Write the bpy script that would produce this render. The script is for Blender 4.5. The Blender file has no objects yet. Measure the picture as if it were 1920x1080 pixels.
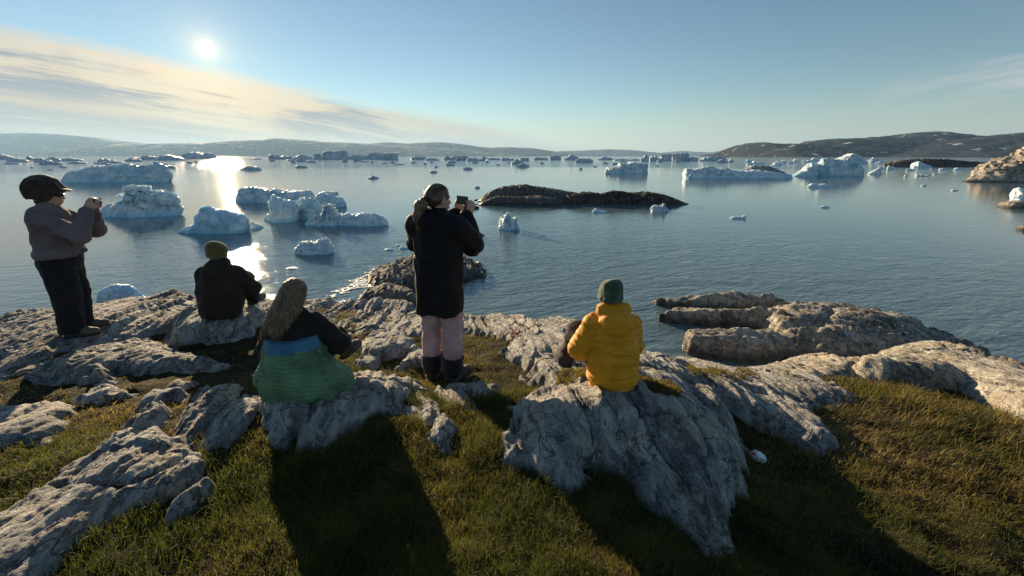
import bpy, math, random
import numpy as np
from mathutils import Vector, Matrix, Quaternion

S = bpy.context.scene
COL = S.collection
R = math.radians

# ------------------------------------------------------------------ camera
F, CX, CY, W = 740.0, 960.0, 455.0, 1920.0      # focal length and principal point in photo pixels
PITCH = R(12.4)
CAM = np.array([0.0, 0.0, 3.5])                 # sea level is z = 0
cd = bpy.data.cameras.new("camera"); cam = bpy.data.objects.new("camera", cd); COL.objects.link(cam)
cam.location = CAM; cam.rotation_euler = (R(90) - PITCH, 0, 0)
cd.sensor_width = 36; cd.lens = 36 * F / W
cd.shift_y = -(540 - CY) / W
cd.clip_start = 0.05; cd.clip_end = 60000
S.camera = cam

# ------------------------------------------------------------------ exposure, light
S.view_settings.view_transform = 'Standard'; S.view_settings.look = 'None'
S.view_settings.gamma = 1; S.view_settings.exposure = 1.02
S.cycles.use_denoising = True
S.cycles.max_bounces = 8; S.cycles.volume_bounces = 1; S.cycles.transparent_max_bounces = 8
S.cycles.sample_clamp_indirect = 6

SUN_EL, SUN_AZ = R(11.3), R(-35.6)              # azimuth from +Y towards +X
SUN = Vector((math.sin(SUN_AZ) * math.cos(SUN_EL), math.cos(SUN_AZ) * math.cos(SUN_EL), math.sin(SUN_EL)))
sl = bpy.data.lights.new("sun", 'SUN'); sun = bpy.data.objects.new("sun", sl); COL.objects.link(sun)
sl.energy = 5.0; sl.angle = R(0.53); sl.color = (1.0, 0.77, 0.48)
sun.rotation_euler = SUN.to_track_quat('Z', 'Y').to_euler(); sun.location = (0, 0, 50)

# ------------------------------------------------------------------ node helper
class NT:
    def __init__(s, tree): s.t = tree; s.t.nodes.clear()
    def n(s, kind, inp=None, **kw):
        nd = s.t.nodes.new(kind)
        for k, v in kw.items(): setattr(nd, k, v)
        for k, v in (inp or {}).items():
            if isinstance(v, bpy.types.NodeSocket): s.t.links.new(v, nd.inputs[k])
            else: nd.inputs[k].default_value = v
        return nd
    def math(s, op, a, b=0.0, c=0.0, clamp=False):
        return s.n('ShaderNodeMath', {0: a, 1: b, 2: c}, operation=op, use_clamp=clamp).outputs[0]
    def vmath(s, op, a, b=(0, 0, 0)):
        nd = s.n('ShaderNodeVectorMath', {0: a, 1: b}, operation=op)
        return nd.outputs['Value'] if op in ('DOT_PRODUCT', 'LENGTH', 'DISTANCE') else nd.outputs[0]
    def mix(s, f, a, b, mode='MIX'):
        nd = s.n('ShaderNodeMix', data_type='RGBA', blend_type=mode)
        for k, v in ((0, f), (6, a), (7, b)):
            if isinstance(v, bpy.types.NodeSocket): s.t.links.new(v, nd.inputs[k])
            else: nd.inputs[k].default_value = v if k == 0 else (tuple(v) + (1,))[:4]
        return nd.outputs[2]
    def ss(s, x, lo, hi, a=0.0, b=1.0):
        return s.n('ShaderNodeMapRange', {0: x, 1: lo, 2: hi, 3: a, 4: b}, interpolation_type='SMOOTHSTEP').outputs[0]
    def noise(s, vec, scale, detail=4, rough=0.55, dist=0.0, out='Fac', dim='3D'):
        return s.n('ShaderNodeTexNoise', {'Vector': vec, 'Scale': scale, 'Detail': detail, 'Roughness': rough, 'Distortion': dist}, noise_dimensions=dim).outputs[out]
    def scale(s, vec, x, y, z, rot=(0, 0, 0)):
        return s.n('ShaderNodeMapping', {'Vector': vec, 'Scale': (x, y, z), 'Rotation': rot}).outputs[0]

def ray(px, py):                                # photo pixel -> direction from the camera (not normalised)
    u = (px - CX) / F; v = (py - CY) / F
    c, s = math.cos(PITCH), math.sin(PITCH)
    return np.array([u, c - v * s, -(v * c + s)])
def at(px, py, h=0.0):                          # point of the photo on the level h
    d = ray(px, py); t = (h - CAM[2]) / d[2]; return CAM + d * t
def aty(px, py, y):                             # point of the photo at distance y
    d = ray(px, py); return CAM + d * (y / d[1])
def pix(P):                                     # world points (n,3) -> photo pixels
    P = np.asarray(P, float) - CAM
    c, s = math.cos(PITCH), math.sin(PITCH)
    ax = P[..., 1] * c - P[..., 2] * s; dn = -(P[..., 1] * s + P[..., 2] * c)
    ax = np.maximum(ax, 1e-3)
    return P[..., 0] / ax * F + CX, dn / ax * F + CY

# ------------------------------------------------------------------ sky
w = bpy.data.worlds.new("World"); S.world = w; w.use_nodes = True
N = NT(w.node_tree)
g = N.n('ShaderNodeTexCoord').outputs['Generated']
sky = N.n('ShaderNodeTexSky', sky_type='NISHITA', sun_disc=False, sun_elevation=SUN_EL, sun_rotation=SUN_AZ,
          altitude=0, air_density=1.0, dust_density=0.0, ozone_density=2.2).outputs[0]
def unit(v): v = np.array(v, float); return v / np.linalg.norm(v)
def band(p, q):                                 # great circle through two photo points: normal up, tangent towards q
    a, b = unit(ray(*p)), unit(ray(*q)); n = unit(np.cross(b, a)); n = n if n[2] > 0 else -n
    return n, unit(b - a * np.dot(a, b))
# thin cirrus bank that slopes down from the left
nv, tv = band((0, 60), (1000, 262))
bv = np.cross(nv, tv)
sx = N.vmath('DOT_PRODUCT', g, tuple(tv)); sy = N.vmath('DOT_PRODUCT', g, tuple(nv))
q = N.n('ShaderNodeCombineXYZ', {0: N.math('MULTIPLY', sx, 2.0), 1: N.math('MULTIPLY', sy, 20.0), 2: 0.0}).outputs[0]
str1 = N.noise(q, 1.6, 7, 0.62, 0.8)
str2 = N.noise(N.scale(q, 1.3, 0.40, 1, (0, 0, R(14))), 1.35, 7, 0.60, 1.0)
curls = N.noise(q, 6.5, 6, 0.65, 1.2)
edge = N.math('ADD', sy, N.math('MULTIPLY', N.math('SUBTRACT', str1, 0.5), 0.045))
edge = N.math('ADD', edge, N.math('MULTIPLY', N.math('SUBTRACT', curls, 0.5), 0.02))
cover = N.ss(edge, 0.020, -0.014)
fade_r = N.ss(sx, 1.05, 0.74)                   # thins out towards the right
cover = N.math('MULTIPLY', cover, fade_r)
fib = N.noise(N.scale(q, 0.55, 2.6, 1, (0, 0, R(-3))), 2.2, 7, 0.68, 0.6)
body = N.ss(N.math('ADD', N.math('MULTIPLY', str2, 0.55), N.math('MULTIPLY', fib, 0.5)), 0.42, 0.60)
cover = N.math('MULTIPLY', cover, N.math('ADD', 0.78, N.math('MULTIPLY', body, 0.22)))
# nearness to the sun
cosg = N.vmath('DOT_PRODUCT', g, tuple(SUN))
ang = N.math('MULTIPLY', N.math('ARCCOSINE', N.math('MINIMUM', cosg, 0.999999)), 57.2958)
near = N.math('POWER', 2.718, N.math('MULTIPLY', ang, -1 / 24.0))
lit = N.mix(near, (3.3, 3.3, 3.2), (8.8, 6.3, 3.5))
shade = N.mix(near, (2.4, 2.7, 3.1), (2.4, 2.45, 2.65))
sm = N.math('SUBTRACT', str1, 0.5); sm2 = N.math('SUBTRACT', str2, 0.5)
lay = N.math('ADD', N.math('MULTIPLY', sy, -7.0), N.math('ADD', N.math('MULTIPLY', sm, 2.6), N.math('ADD', N.math('MULTIPLY', sm2, 1.6), N.math('MULTIPLY', N.math('SUBTRACT', fib, 0.5), 1.3))))
dark = N.ss(lay, 0.12, 0.75)
glowline = N.ss(N.math('ABSOLUTE', N.math('ADD', N.math('ADD', sy, 0.088), N.math('MULTIPLY', sm2, 0.05))), 0.022, 0.0)
dark = N.math('MULTIPLY', dark, N.math('SUBTRACT', 1.0, N.math('MULTIPLY', glowline, N.ss(str1, 0.3, 0.6, 0.2, 0.8))))
ccol = N.mix(dark, lit, shade)
sky_tint = N.mix(1.0, sky, (0.97, 0.97, 0.92), 'MULTIPLY')
c1 = N.mix(N.math('MULTIPLY', cover, 0.93), sky_tint, ccol)
# faint wisp on the right
nv2, tv2 = band((1290, 243), (1920, 122))
wx = N.vmath('DOT_PRODUCT', g, tuple(tv2)); wy = N.vmath('DOT_PRODUCT', g, tuple(nv2))
qq = N.n('ShaderNodeCombineXYZ', {0: N.math('MULTIPLY', wx, 3.0), 1: N.math('MULTIPLY', wy, 26.0), 2: 3.0}).outputs[0]
wn = N.noise(qq, 1.4, 6, 0.6, 0.8)
wisp = N.math('MULTIPLY', N.ss(N.math('ADD', N.math('ABSOLUTE', N.math('ADD', wy, 0.006)), N.math('MULTIPLY', N.math('SUBTRACT', 0.5, wn), 0.06)), 0.045, 0.0), N.ss(wn, 0.30, 0.58))
wisp = N.math('MULTIPLY', wisp, N.ss(wx, 0.25, 0.55))
c2 = N.mix(N.math('MULTIPLY', wisp, 0.75), c1, (6.0, 5.6, 5.4))
# pale band over the horizon (far cirrus veil)
el = N.n('ShaderNodeSeparateXYZ', {0: g}).outputs[2]
veil = N.math('MULTIPLY', N.ss(el, 0.13, 0.0), 0.5)
vcol = N.mix(near, (4.0, 4.2, 4.1), (6.2, 4.8, 3.1))
c3 = N.mix(veil, c2, vcol)
# aureole of the veiled sun
a1 = N.math('MULTIPLY', N.ss(ang, 0.85, 0.55), 90.0)
a2 = N.math('MULTIPLY', N.math('POWER', 2.718, N.math('MULTIPLY', ang, -1 / 0.9)), 7.0)
a3 = N.math('MULTIPLY', N.math('POWER', 2.718, N.math('MULTIPLY', ang, -1 / 4.5)), 2.0)
au = N.math('ADD', a1, a3)
acol = N.vmath('SCALE', (1.0, 0.70, 0.32)); N.t.links.new(au, acol.node.inputs['Scale'])
rcol = N.vmath('SCALE', (1.0, 0.66, 0.06)); N.t.links.new(a2, rcol.node.inputs['Scale'])
c4 = N.mix(1.0, N.mix(1.0, c3, acol, 'ADD'), rcol, 'ADD')
bg = N.n('ShaderNodeBackground', {'Color': c4, 'Strength': 0.064})
N.n('ShaderNodeOutputWorld', {'Surface': bg.outputs[0]})

# ------------------------------------------------------------------ numpy helpers
def _hash(ix, iy, iz, seed):
    h = (ix.astype(np.uint32) * np.uint32(374761393) + iy.astype(np.uint32) * np.uint32(668265263)
         + iz.astype(np.uint32) * np.uint32(2147483647 - 58) + np.uint32(seed * 974711 + 12345))
    h = (h ^ (h >> np.uint32(13))) * np.uint32(1274126177)
    h = (h ^ (h >> np.uint32(15))) * np.uint32(2246822519)
    return (h ^ (h >> np.uint32(16))).astype(np.float32) / np.float32(4294967295.0) * 2 - 1
def vnoise(x, y, z=None, seed=0):               # value noise, about -1..1
    x = np.asarray(x, np.float32); y = np.asarray(y, np.float32)
    z = np.zeros_like(x) if z is None else np.asarray(z, np.float32)
    x, y, z = np.broadcast_arrays(x, y, z)
    i, j, k = np.floor(x), np.floor(y), np.floor(z)
    a, b, c = x - i, y - j, z - k
    a = a * a * a * (a * (a * 6 - 15) + 10); b = b * b * b * (b * (b * 6 - 15) + 10); c = c * c * c * (c * (c * 6 - 15) + 10)
    i = i.astype(np.int64); j = j.astype(np.int64); k = k.astype(np.int64)
    def cell(di, dj, dk): return _hash(i + di, j + dj, k + dk, seed)
    def plane(dk):
        u = cell(0, 0, dk) * (1 - a) + cell(1, 0, dk) * a; v = cell(0, 1, dk) * (1 - a) + cell(1, 1, dk) * a
        return u * (1 - b) + v * b
    p0 = plane(0)
    if not np.any(c): return p0
    return p0 * (1 - c) + plane(1) * c
def fbm(x, y, z=None, octaves=4, gain=0.5, seed=0):
    s = 0.0; amp = 1.0; f = 1.0; tot = 0
    for o in range(octaves):
        s = s + amp * vnoise(np.asarray(x) * f + 17.3 * o, np.asarray(y) * f - 9.1 * o, None if z is None else np.asarray(z) * f + 5.7 * o, seed + o)
        tot += amp; amp *= gain; f *= 2.03
    return s / tot
def sstep(a, b, x):
    t = np.clip((x - a) / (b - a), 0, 1); return t * t * (3 - 2 * t)

def mesh(name, V, Fc, mats=(), smooth=True, parent=None, fmat=None):
    """V (n,3); Fc (m,4) or (m,3) index array, or a list of such arrays"""
    me = bpy.data.meshes.new(name)
    V = np.asarray(V, np.float32)
    Fl = Fc if isinstance(Fc, list) else [Fc]
    Fl = [np.asarray(f, np.int32) for f in Fl if len(f)]
    me.vertices.add(len(V)); me.vertices.foreach_set('co', V.ravel())
    loops = np.concatenate([f.ravel() for f in Fl]); tot = np.concatenate([np.full(len(f), f.shape[1], np.int32) for f in Fl])
    me.loops.add(len(loops)); me.loops.foreach_set('vertex_index', loops)
    me.polygons.add(len(tot)); me.polygons.foreach_set('loop_start', np.concatenate([[0], np.cumsum(tot)[:-1]]).astype(np.int32))
    me.polygons.foreach_set('loop_total', tot)
    me.polygons.foreach_set('use_smooth', np.full(len(tot), smooth, bool))
    for m in (mats if isinstance(mats, (list, tuple)) else [mats]): me.materials.append(m)
    if fmat is not None: me.polygons.foreach_set('material_index', np.asarray(fmat, np.int32))
    me.update(calc_edges=True); me.validate()
    o = bpy.data.objects.new(name, me); COL.objects.link(o)
    if parent is not None: o.parent = parent
    return o
def attr(o, name, vals):
    a = o.data.attributes.new(name, 'FLOAT', 'POINT'); a.data.foreach_set('value', np.asarray(vals, np.float32))
def gridfaces(nu, nv, keep=None):
    i = np.arange(nu * nv, dtype=np.int32).reshape(nu, nv)
    f = np.stack([i[:-1, :-1], i[1:, :-1], i[1:, 1:], i[:-1, 1:]], -1).reshape(-1, 4)
    if keep is not None: f = f[keep[f].any(1)]
    return f
def compact(V, Fc):
    used = np.unique(Fc); m = np.full(len(V), -1, np.int32); m[used] = np.arange(len(used), dtype=np.int32)
    return V[used], m[Fc], used
def tag(o, label=None, cat=None, group=None, kind=None):
    for k, v in (('label', label), ('category', cat), ('group', group), ('kind', kind)):
        if v: o[k] = v
    return o
def empty(name, loc, rz=0.0):
    o = bpy.data.objects.new(name, None); COL.objects.link(o); o.location = loc; o.rotation_euler = (0, 0, rz)
    o.empty_display_size = 0.2; return o
def material(name):
    m = bpy.data.materials.new(name); m.use_nodes = True; return m, NT(m.node_tree)
def finish(n, bsdf, disp=None):
    n.n('ShaderNodeOutputMaterial', {'Surface': bsdf.outputs[0]} | ({'Displacement': disp} if disp else {}))
def poly_sd(px, py, poly):                      # signed distance to a polygon (negative inside)
    P = np.asarray(poly, float); d = np.full(px.shape, 1e9); ins = np.zeros(px.shape, bool)
    for (x0, y0), (x1, y1) in zip(P, np.roll(P, -1, 0)):
        ex, ey = x1 - x0, y1 - y0; wx_, wy_ = px - x0, py - y0
        t = np.clip((wx_ * ex + wy_ * ey) / (ex * ex + ey * ey + 1e-12), 0, 1)
        d = np.minimum(d, (wx_ - ex * t) ** 2 + (wy_ - ey * t) ** 2)
        c = (y0 > py) != (y1 > py)
        ins ^= c & (px < (x1 - x0) * (py - y0) / ((y1 - y0) if y1 != y0 else 1e-12) + x0)
    return np.sqrt(d) * np.where(ins, -1, 1)

# ================================================================== sea
m_sea, n = material("sea_water")
geo = n.n('ShaderNodeNewGeometry').outputs['Position']
dist = n.vmath('LENGTH', n.vmath('SUBTRACT', geo, tuple(CAM)))
wc = n.scale(geo, 1.0, 1.0, 0.0, (0, 0, R(-18)))
big = n.noise(n.scale(wc, 0.55, 1.5, 1), 1.1, 3, 0.5, 0.6)
mid = n.noise(n.scale(wc, 1.6, 3.6, 1), 1.5, 3, 0.55, 0.5)
fine = n.noise(n.scale(wc, 3.6, 6.5, 1, (0, 0, R(25))), 1.9, 3, 0.55, 0.4)
swell = n.noise(n.scale(wc, 0.04, 0.12, 1), 1.0, 2, 0.5)
patch = n.ss(n.noise(n.scale(geo, 0.012, 0.05, 1), 1.0, 3, 0.55, 0.4), 0.35, 0.65)
hgt = n.math('ADD', n.math('MULTIPLY', big, 0.13), n.math('ADD', n.math('MULTIPLY', mid, 0.075), n.math('MULTIPLY', fine, 0.030)))
amp = n.math('ADD', n.math('MULTIPLY', n.math('ADD', 0.26, n.math('MULTIPLY', patch, 0.16)), n.ss(dist, 27, 8, 0.22, 1.2)), n.ss(dist, 115, 150, 0, 0.5))
bmp = n.n('ShaderNodeBump', {'Height': n.math('MULTIPLY', hgt, amp), 'Strength': 1.0, 'Distance': 1.0}).outputs[0]
b = n.n('ShaderNodeBsdfPrincipled', {'Base Color': (0.11, 0.17, 0.19, 1), 'Roughness': n.ss(dist, 10, 60, 0.025, 0.05), 'IOR': 1.40, 'Normal': bmp})
finish(n, b)
rad = np.concatenate([[0.5], np.geomspace(3, 12000, 64)]); th = np.linspace(0, 2 * np.pi, 97)[:-1]
Vs = np.stack([np.outer(rad, np.cos(th)), np.outer(rad, np.sin(th)), np.zeros((len(rad), 96))], -1).reshape(-1, 3)
fs = gridfaces(len(rad), 96); idx = np.arange(len(rad) * 96).reshape(-1, 96)
seam = np.stack([idx[:-1, -1], idx[1:, -1], idx[1:, 0], idx[:-1, 0]], -1)
sea = mesh('sea', Vs, np.concatenate([fs, seam]), m_sea); tag(sea, kind='structure', label='calm rippled fjord water strewn with drifting ice')

# ================================================================== far hills
m_hill, n = material("far_hill_rock")
tc = n.n('ShaderNodeNewGeometry').outputs['Position']
nz = n.noise(tc, 0.008, 8, 0.62)
col = n.mix(n.ss(nz, 0.35, 0.65), (0.016, 0.024, 0.036), (0.044, 0.052, 0.064))
sn = n.noise(n.scale(tc, 1, 1, 2.5), 0.018, 7, 0.6, 0.6)
snow = n.ss(sn, 0.605, 0.65)
col = n.mix(n.math('MULTIPLY', snow, 0.85), col, (0.62, 0.64, 0.66))
b = n.n('ShaderNodeBsdfPrincipled', {'Base Color': col, 'Roughness': 0.9})
b.inputs['Specular IOR Level'].default_value = 0.1
finish(n, b)
def hill(name, prof, Y, depth, seed, label, rough=1.0, mat=None):
    """ridge along the photo's skyline points, standing Y metres off, sloping down to the water on both sides"""
    px = np.array([p[0] for p in prof], float); py = np.array([p[1] for p in prof], float)
    nu, nvv = 360, 60
    u = np.linspace(px[0], px[-1], nu); top = np.interp(u, px, py)
    v = np.linspace(-1, 1, nvv)
    X = np.zeros((nu, nvv)); Yv = np.zeros((nu, nvv)); Z = np.zeros((nu, nvv))
    for i in range(nu):
        p = aty(u[i], top[i], Y); foot = Y + depth * v
        X[i] = p[0]; Yv[i] = foot
        hh = max(p[2], 0.0)
        prof_v = np.where(v < 0, 1 - np.abs(v) ** 1.35, 1 - v ** 2)
        Z[i] = hh * prof_v
    sc = depth * 0.22
    Zs = Z / (Z.max() + 1e-6)
    rg = 1 - np.abs(fbm(X / sc, Yv / sc, octaves=6, gain=0.55, seed=seed))
    Z = Z + (rg - 0.72) * Z.max() * 0.42 * 1.5 * rough * np.sqrt(np.clip(Zs, 0, 1)) * np.clip(np.abs(v), 0.12, 1)[None, :]
    Z = Z - np.clip(np.abs(v) - 0.9, 0, 1)[None, :] * 60
    o = mesh(name, np.stack([X, Yv, Z], -1).reshape(-1, 3), gridfaces(nu, nvv), mat or m_hill)
    tag(o, kind='structure', label=label); return o
hill('hills', [(-500, 262), (-200, 250), (0, 251), (50, 250), (110, 252), (165, 257), (215, 264), (260, 268), (330, 275), (420, 292)], 7000, 1150, 3, 'long pale hazy hill on the far left shore')
hill('hills', [(150, 282), (230, 270), (300, 269), (400, 267), (450, 263), (485, 262), (515, 259), (560, 262), (610, 266), (660, 268), (700, 270), (760, 274), (860, 279), (980, 292)], 6000, 1000, 5, 'smooth grey hill across the fjord below the sun')
hill('hills', [(640, 280), (700, 269), (720, 267), (760, 269), (800, 267), (830, 267), (870, 271), (915, 277), (960, 276), (1000, 278), (1040, 284), (1090, 292)], 6500, 900, 8, 'blue grey hill behind the middle of the fjord')
hill('hills', [(900, 292), (980, 287), (1060, 283), (1100, 282), (1140, 280), (1180, 281), (1220, 285), (1290, 292)], 8500, 800, 11, 'low pale blue hill in the far distance')
hill('hills', [(1200, 292), (1255, 285), (1280, 283), (1330, 286), (1370, 281), (1410, 283), (1460, 292)], 9800, 800, 14, 'faintest low hill at the end of the fjord')
hill('hills', [(1368, 300), (1380, 291), (1395, 283), (1412, 274), (1426, 267), (1450, 269), (1480, 269), (1512, 271), (1545, 263), (1570, 260), (1620, 259), (1640, 257), (1660, 259), (1700, 252), (1735, 248), (1760, 247), (1790, 252), (1820, 259), (1850, 262), (1900, 268), (2000, 282), (2060, 296)], 1900, 430, 17, 'dark rocky mountain with snow patches on the right shore', 1.3)
hill('hills', [(1600, 298), (1700, 288), (1760, 276), (1800, 267), (1840, 260), (1880, 255), (1920, 250), (2050, 240), (2300, 236), (2600, 250)], 1500, 330, 21, 'brown mountain slope at the right edge with snow streaks', 1.3)

# haze over the whole fjord
m_haze, n = material("haze")
pv = n.n('ShaderNodeVolumePrincipled', {'Color': (0.42, 0.68, 1.0, 1), 'Density': 0.00006, 'Anisotropy': 0.25})
n.n('ShaderNodeOutputMaterial', {'Volume': pv.outputs[0]})
hx, y0, y1, z0, z1 = 12500.0, -12500.0, 12500.0, -4.0, 440.0
Vh = [(-hx, y0, z0), (hx, y0, z0), (hx, y1, z0), (-hx, y1, z0), (-hx, y0, z1), (hx, y0, z1), (hx, y1, z1), (-hx, y1, z1)]
hz = mesh('haze', Vh, np.array([(0, 3, 2, 1), (4, 5, 6, 7), (0, 1, 5, 4), (1, 2, 6, 5), (2, 3, 7, 6), (3, 0, 4, 7)]), m_haze, smooth=False)
tag(hz, kind='stuff', label='thin pale haze over the fjord and hills')

# ================================================================== terrain: smooth base through surveyed points
ctl = [(0,1080,1.9),(300,1080,1.9),(600,1080,1.9),(960,1080,1.88),(1250,1080,1.8),(1450,1080,1.62),(1700,1080,1.58),(1920,1080,1.6),
 (0,900,1.8),(250,880,1.8),(450,900,1.84),(700,900,1.82),(950,900,1.82),(1100,950,1.8),(1300,950,1.66),(1450,920,1.5),(1650,900,1.45),(1900,900,1.45),
 (0,800,1.68),(200,790,1.68),(400,780,1.78),(560,760,1.80),(800,800,1.78),(950,790,1.76),(1100,780,1.79),(1290,800,1.68),(1420,830,1.45),(1550,800,1.38),(1900,790,1.35),
 (0,730,1.55),(150,720,1.55),(300,720,1.56),(440,690,1.52),(830,720,1.58),(720,690,1.52),(950,700,1.55),(1050,700,1.58),(1147,718,1.62),(1300,720,1.42),(1450,740,1.25),(1600,725,1.15),(1760,745,1.15),(1920,770,1.15),
 (0,632,1.15),(60,618,1.2),(120,606,1.24),(200,590,1.24),(240,580,1.22),(300,580,1.26),(360,577,1.28),(480,580,1.26),(600,585,1.12),(700,590,.9),(760,590,.85),(870,608,.95),(960,612,.95),
 (0,660,1.4),(155,628,1.48),(250,640,1.42),(330,630,1.42),(420,600,1.45),(430,650,1.42),(600,640,1.38),(760,640,1.33),(920,650,1.33),(1000,640,1.3),(1200,680,1.28),(1300,692,0.95),(1480,690,0.8),(1700,690,0.82),(1920,730,0.9),
 (0,612,1.0),(120,590,1.1),(280,562,1.15),(360,560,1.15),(480,564,1.15),(600,566,1.0),(700,574,0.75),(760,570,0.7),(870,594,0.85),(930,600,0.85),(1075,610,0.9),(1160,645,0.95)]
crest = [(-200,640,.95),(0,612,1.0),(120,590,1.1),(280,562,1.15),(360,560,1.15),(480,564,1.15),(600,566,1.0),(700,574,.75),(760,570,.7),(870,594,.85),(930,600,.85),(1075,610,.9),(1160,645,.95),(1230,672,1.0),(1300,690,.95),(1480,688,.8),(1700,688,.82),(1920,728,.9),(2200,790,.95)]
CP = [at(*c) for c in ctl]
for c in crest:
    p = at(*c); r = np.array([p[0], p[1], 0]); r /= np.linalg.norm(r)
    for dd, zz in ((0.30, p[2] - 0.22), (0.85, -0.25), (1.8, -1.0), (3.2, -1.6)): q_ = p + r * dd; CP.append(np.array([q_[0], q_[1], zz]))
CP += [np.array(v, float) for v in ((0, 0, 1.95), (0, -1.5, 2.0), (-3, -1, 2.0), (3, -1, 1.75), (-2, 0, 1.95), (2, 0, 1.68), (-6, 1.5, 1.75), (-7, 3.5, 1.4), (5, 1, 1.5), (6.5, 2.2, 1.25), (-5, -1, 2.0), (5, -1, 1.7), (9, 3, 1.2), (9, 5, -1.2), (-10, 4, 1.1), (-10, 6.5, -1.2))]
CP = np.array(CP)
def _tps(d2): return -np.sqrt(d2 + 0.09)
_n = len(CP); _d2 = ((CP[:, None, :2] - CP[None, :, :2]) ** 2).sum(-1)
_A = np.zeros((_n + 3, _n + 3)); _A[:_n, :_n] = _tps(_d2) + np.eye(_n) * -0.004
_A[:_n, _n] = 1; _A[:_n, _n + 1:] = CP[:, :2]; _A[_n:, :_n] = _A[:_n, _n:].T
_w = np.linalg.solve(_A, np.concatenate([CP[:, 2], [0, 0, 0]]))
def base_z(x, y):
    x = np.asarray(x, float); y = np.asarray(y, float); sh = x.shape; x = x.ravel(); y = y.ravel()
    out = np.empty(len(x))
    for i in range(0, len(x), 40000):
        xx, yy = x[i:i + 40000], y[i:i + 40000]
        d2 = (xx[:, None] - CP[None, :, 0]) ** 2 + (yy[:, None] - CP[None, :, 1]) ** 2
        out[i:i + 40000] = _tps(d2) @ _w[:_n] + _w[_n] + _w[_n + 1] * xx + _w[_n + 2] * yy
    return np.maximum(out.reshape(sh), -1.8)
def ground_at(px, py):                          # where the sight line of a photo point meets the base terrain
    d = ray(px, py); t = np.linspace(0.8, 16, 1500); P = CAM + d * t[:, None]
    below = P[:, 2] < np.maximum(base_z(P[:, 0], P[:, 1]), 0.0)
    i = int(np.argmax(below)) if below.any() else len(t) - 1
    return P[i]

# ------------------------------------------------------------------ rock material
def rock_material(name, light, darkc, tan, wet=0.0):
    m, n = material(name)
    pos = n.n('ShaderNodeNewGeometry').outputs['Position']
    wob = n.vmath('SCALE', n.noise(pos, 2.4, 4, out='Color')); wob.node.inputs['Scale'].default_value = 0.22
    st = n.scale(n.vmath('ADD', pos, wob), 1, 1, 1, (0, 0, R(-11.5)))
    bandA = n.noise(n.scale(st, 7, 0.8, 6), 1.0, 7, 0.66)
    bandB = n.noise(n.scale(st, 34, 2.6, 26), 1.0, 5, 0.7)
    blot = n.noise(pos, 3.1, 7, 0.68, 0.3)
    mid = n.noise(pos, 13, 6, 0.72, 0.3)
    grit = n.noise(pos, 70, 4, 0.75)
    c = n.mix(n.ss(bandA, 0.38, 0.60), darkc, light)
    c = n.mix(n.ss(bandB, 0.51, 0.66, 0, 0.7), c, tuple(v * 0.42 for v in darkc))
    c = n.mix(n.ss(blot, 0.46, 0.62, 0, 0.75), c, tan)
    c = n.mix(n.ss(n.noise(n.scale(st, 12, 3, 12), 1.0, 6, 0.7), 0.56, 0.66, 0, 0.8), c, (0.56, 0.55, 0.52))
    c = n.mix(n.ss(mid, 0.54, 0.66, 0, 0.62), c, tuple(v * 0.30 for v in darkc))
    lich = n.math('MULTIPLY', n.ss(n.noise(n.scale(st, 2.4, 0.9, 2), 1.0, 6, 0.65), 0.53, 0.64), n.ss(mid, 0.36, 0.52))
    c = n.mix(n.math('MULTIPLY', lich, 0.6), c, (0.040, 0.040, 0.042))
    c = n.mix(n.ss(grit, 0.55, 0.68, 0, 0.55), c, (0.045, 0.044, 0.042))
    c = n.mix(n.ss(n.noise(pos, 48, 3, 0.6), 0.60, 0.70, 0, 0.7), c, (0.55, 0.54, 0.50))
    rust = n.math('MULTIPLY', n.ss(n.noise(n.scale(st, 3, 0.7, 2), 1.0, 5, 0.6), 0.60, 0.70), n.ss(grit, 0.35, 0.6))
    c = n.mix(n.math('MULTIPLY', rust, 0.7), c, (0.17, 0.085, 0.04))
    def line(sc, wdt, rt=0.6): return n.ss(n.math('ABSOLUTE', n.math('SUBTRACT', n.noise(n.scale(st, *sc), 1.0, 4, rt, 0.3), 0.5)), wdt, wdt * 0.25)
    gate = n.ss(n.noise(pos, 1.6, 3), 0.42, 0.56, 0.15, 1.0)
    crack = n.math('MAXIMUM', n.math('MAXIMUM', line((3.2, 0.35, 3), 0.009), n.math('MULTIPLY', line((11, 0.9, 9), 0.014), gate)), n.math('MULTIPLY', line((0.9, 1.9, 1.2), 0.006), 1.0))
    crack = n.math('MAXIMUM', crack, n.math('MULTIPLY', line((9.0, 1.4, 7), 0.008), n.math('MULTIPLY', gate, 0.6)))
    c = n.mix(n.math('MULTIPLY', crack, 0.6), c, (0.03, 0.028, 0.025))
    zz = n.n('ShaderNodeSeparateXYZ', {0: pos}).outputs[2]
    wetz = n.ss(n.math('ADD', zz, n.math('MULTIPLY', blot, 0.25)), 0.40, 0.18)
    c = n.mix(n.math('MULTIPLY', wetz, 0.8), c, (0.035, 0.035, 0.032))
    h = n.math('ADD', n.math('MULTIPLY', bandB, 0.034), n.math('ADD', n.math('MULTIPLY', grit, 0.010), n.math('MULTIPLY', mid, 0.026)))
    h = n.math('SUBTRACT', h, n.math('MULTIPLY', crack, 0.02))
    bp = n.n('ShaderNodeBump', {'Height': h, 'Strength': 1.0, 'Distance': 1.0}).outputs[0]
    b = n.n('ShaderNodeBsdfPrincipled', {'Base Color': c, 'Roughness': n.math('SUBTRACT', 0.80, n.math('MULTIPLY', wetz, 0.5)), 'Normal': bp})
    b.inputs['Specular IOR Level'].default_value = 0.35
    finish(n, b); return m
m_rock = rock_material("gneiss_rock", (0.52, 0.505, 0.48), (0.22, 0.22, 0.225), (0.46, 0.41, 0.33))
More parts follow.
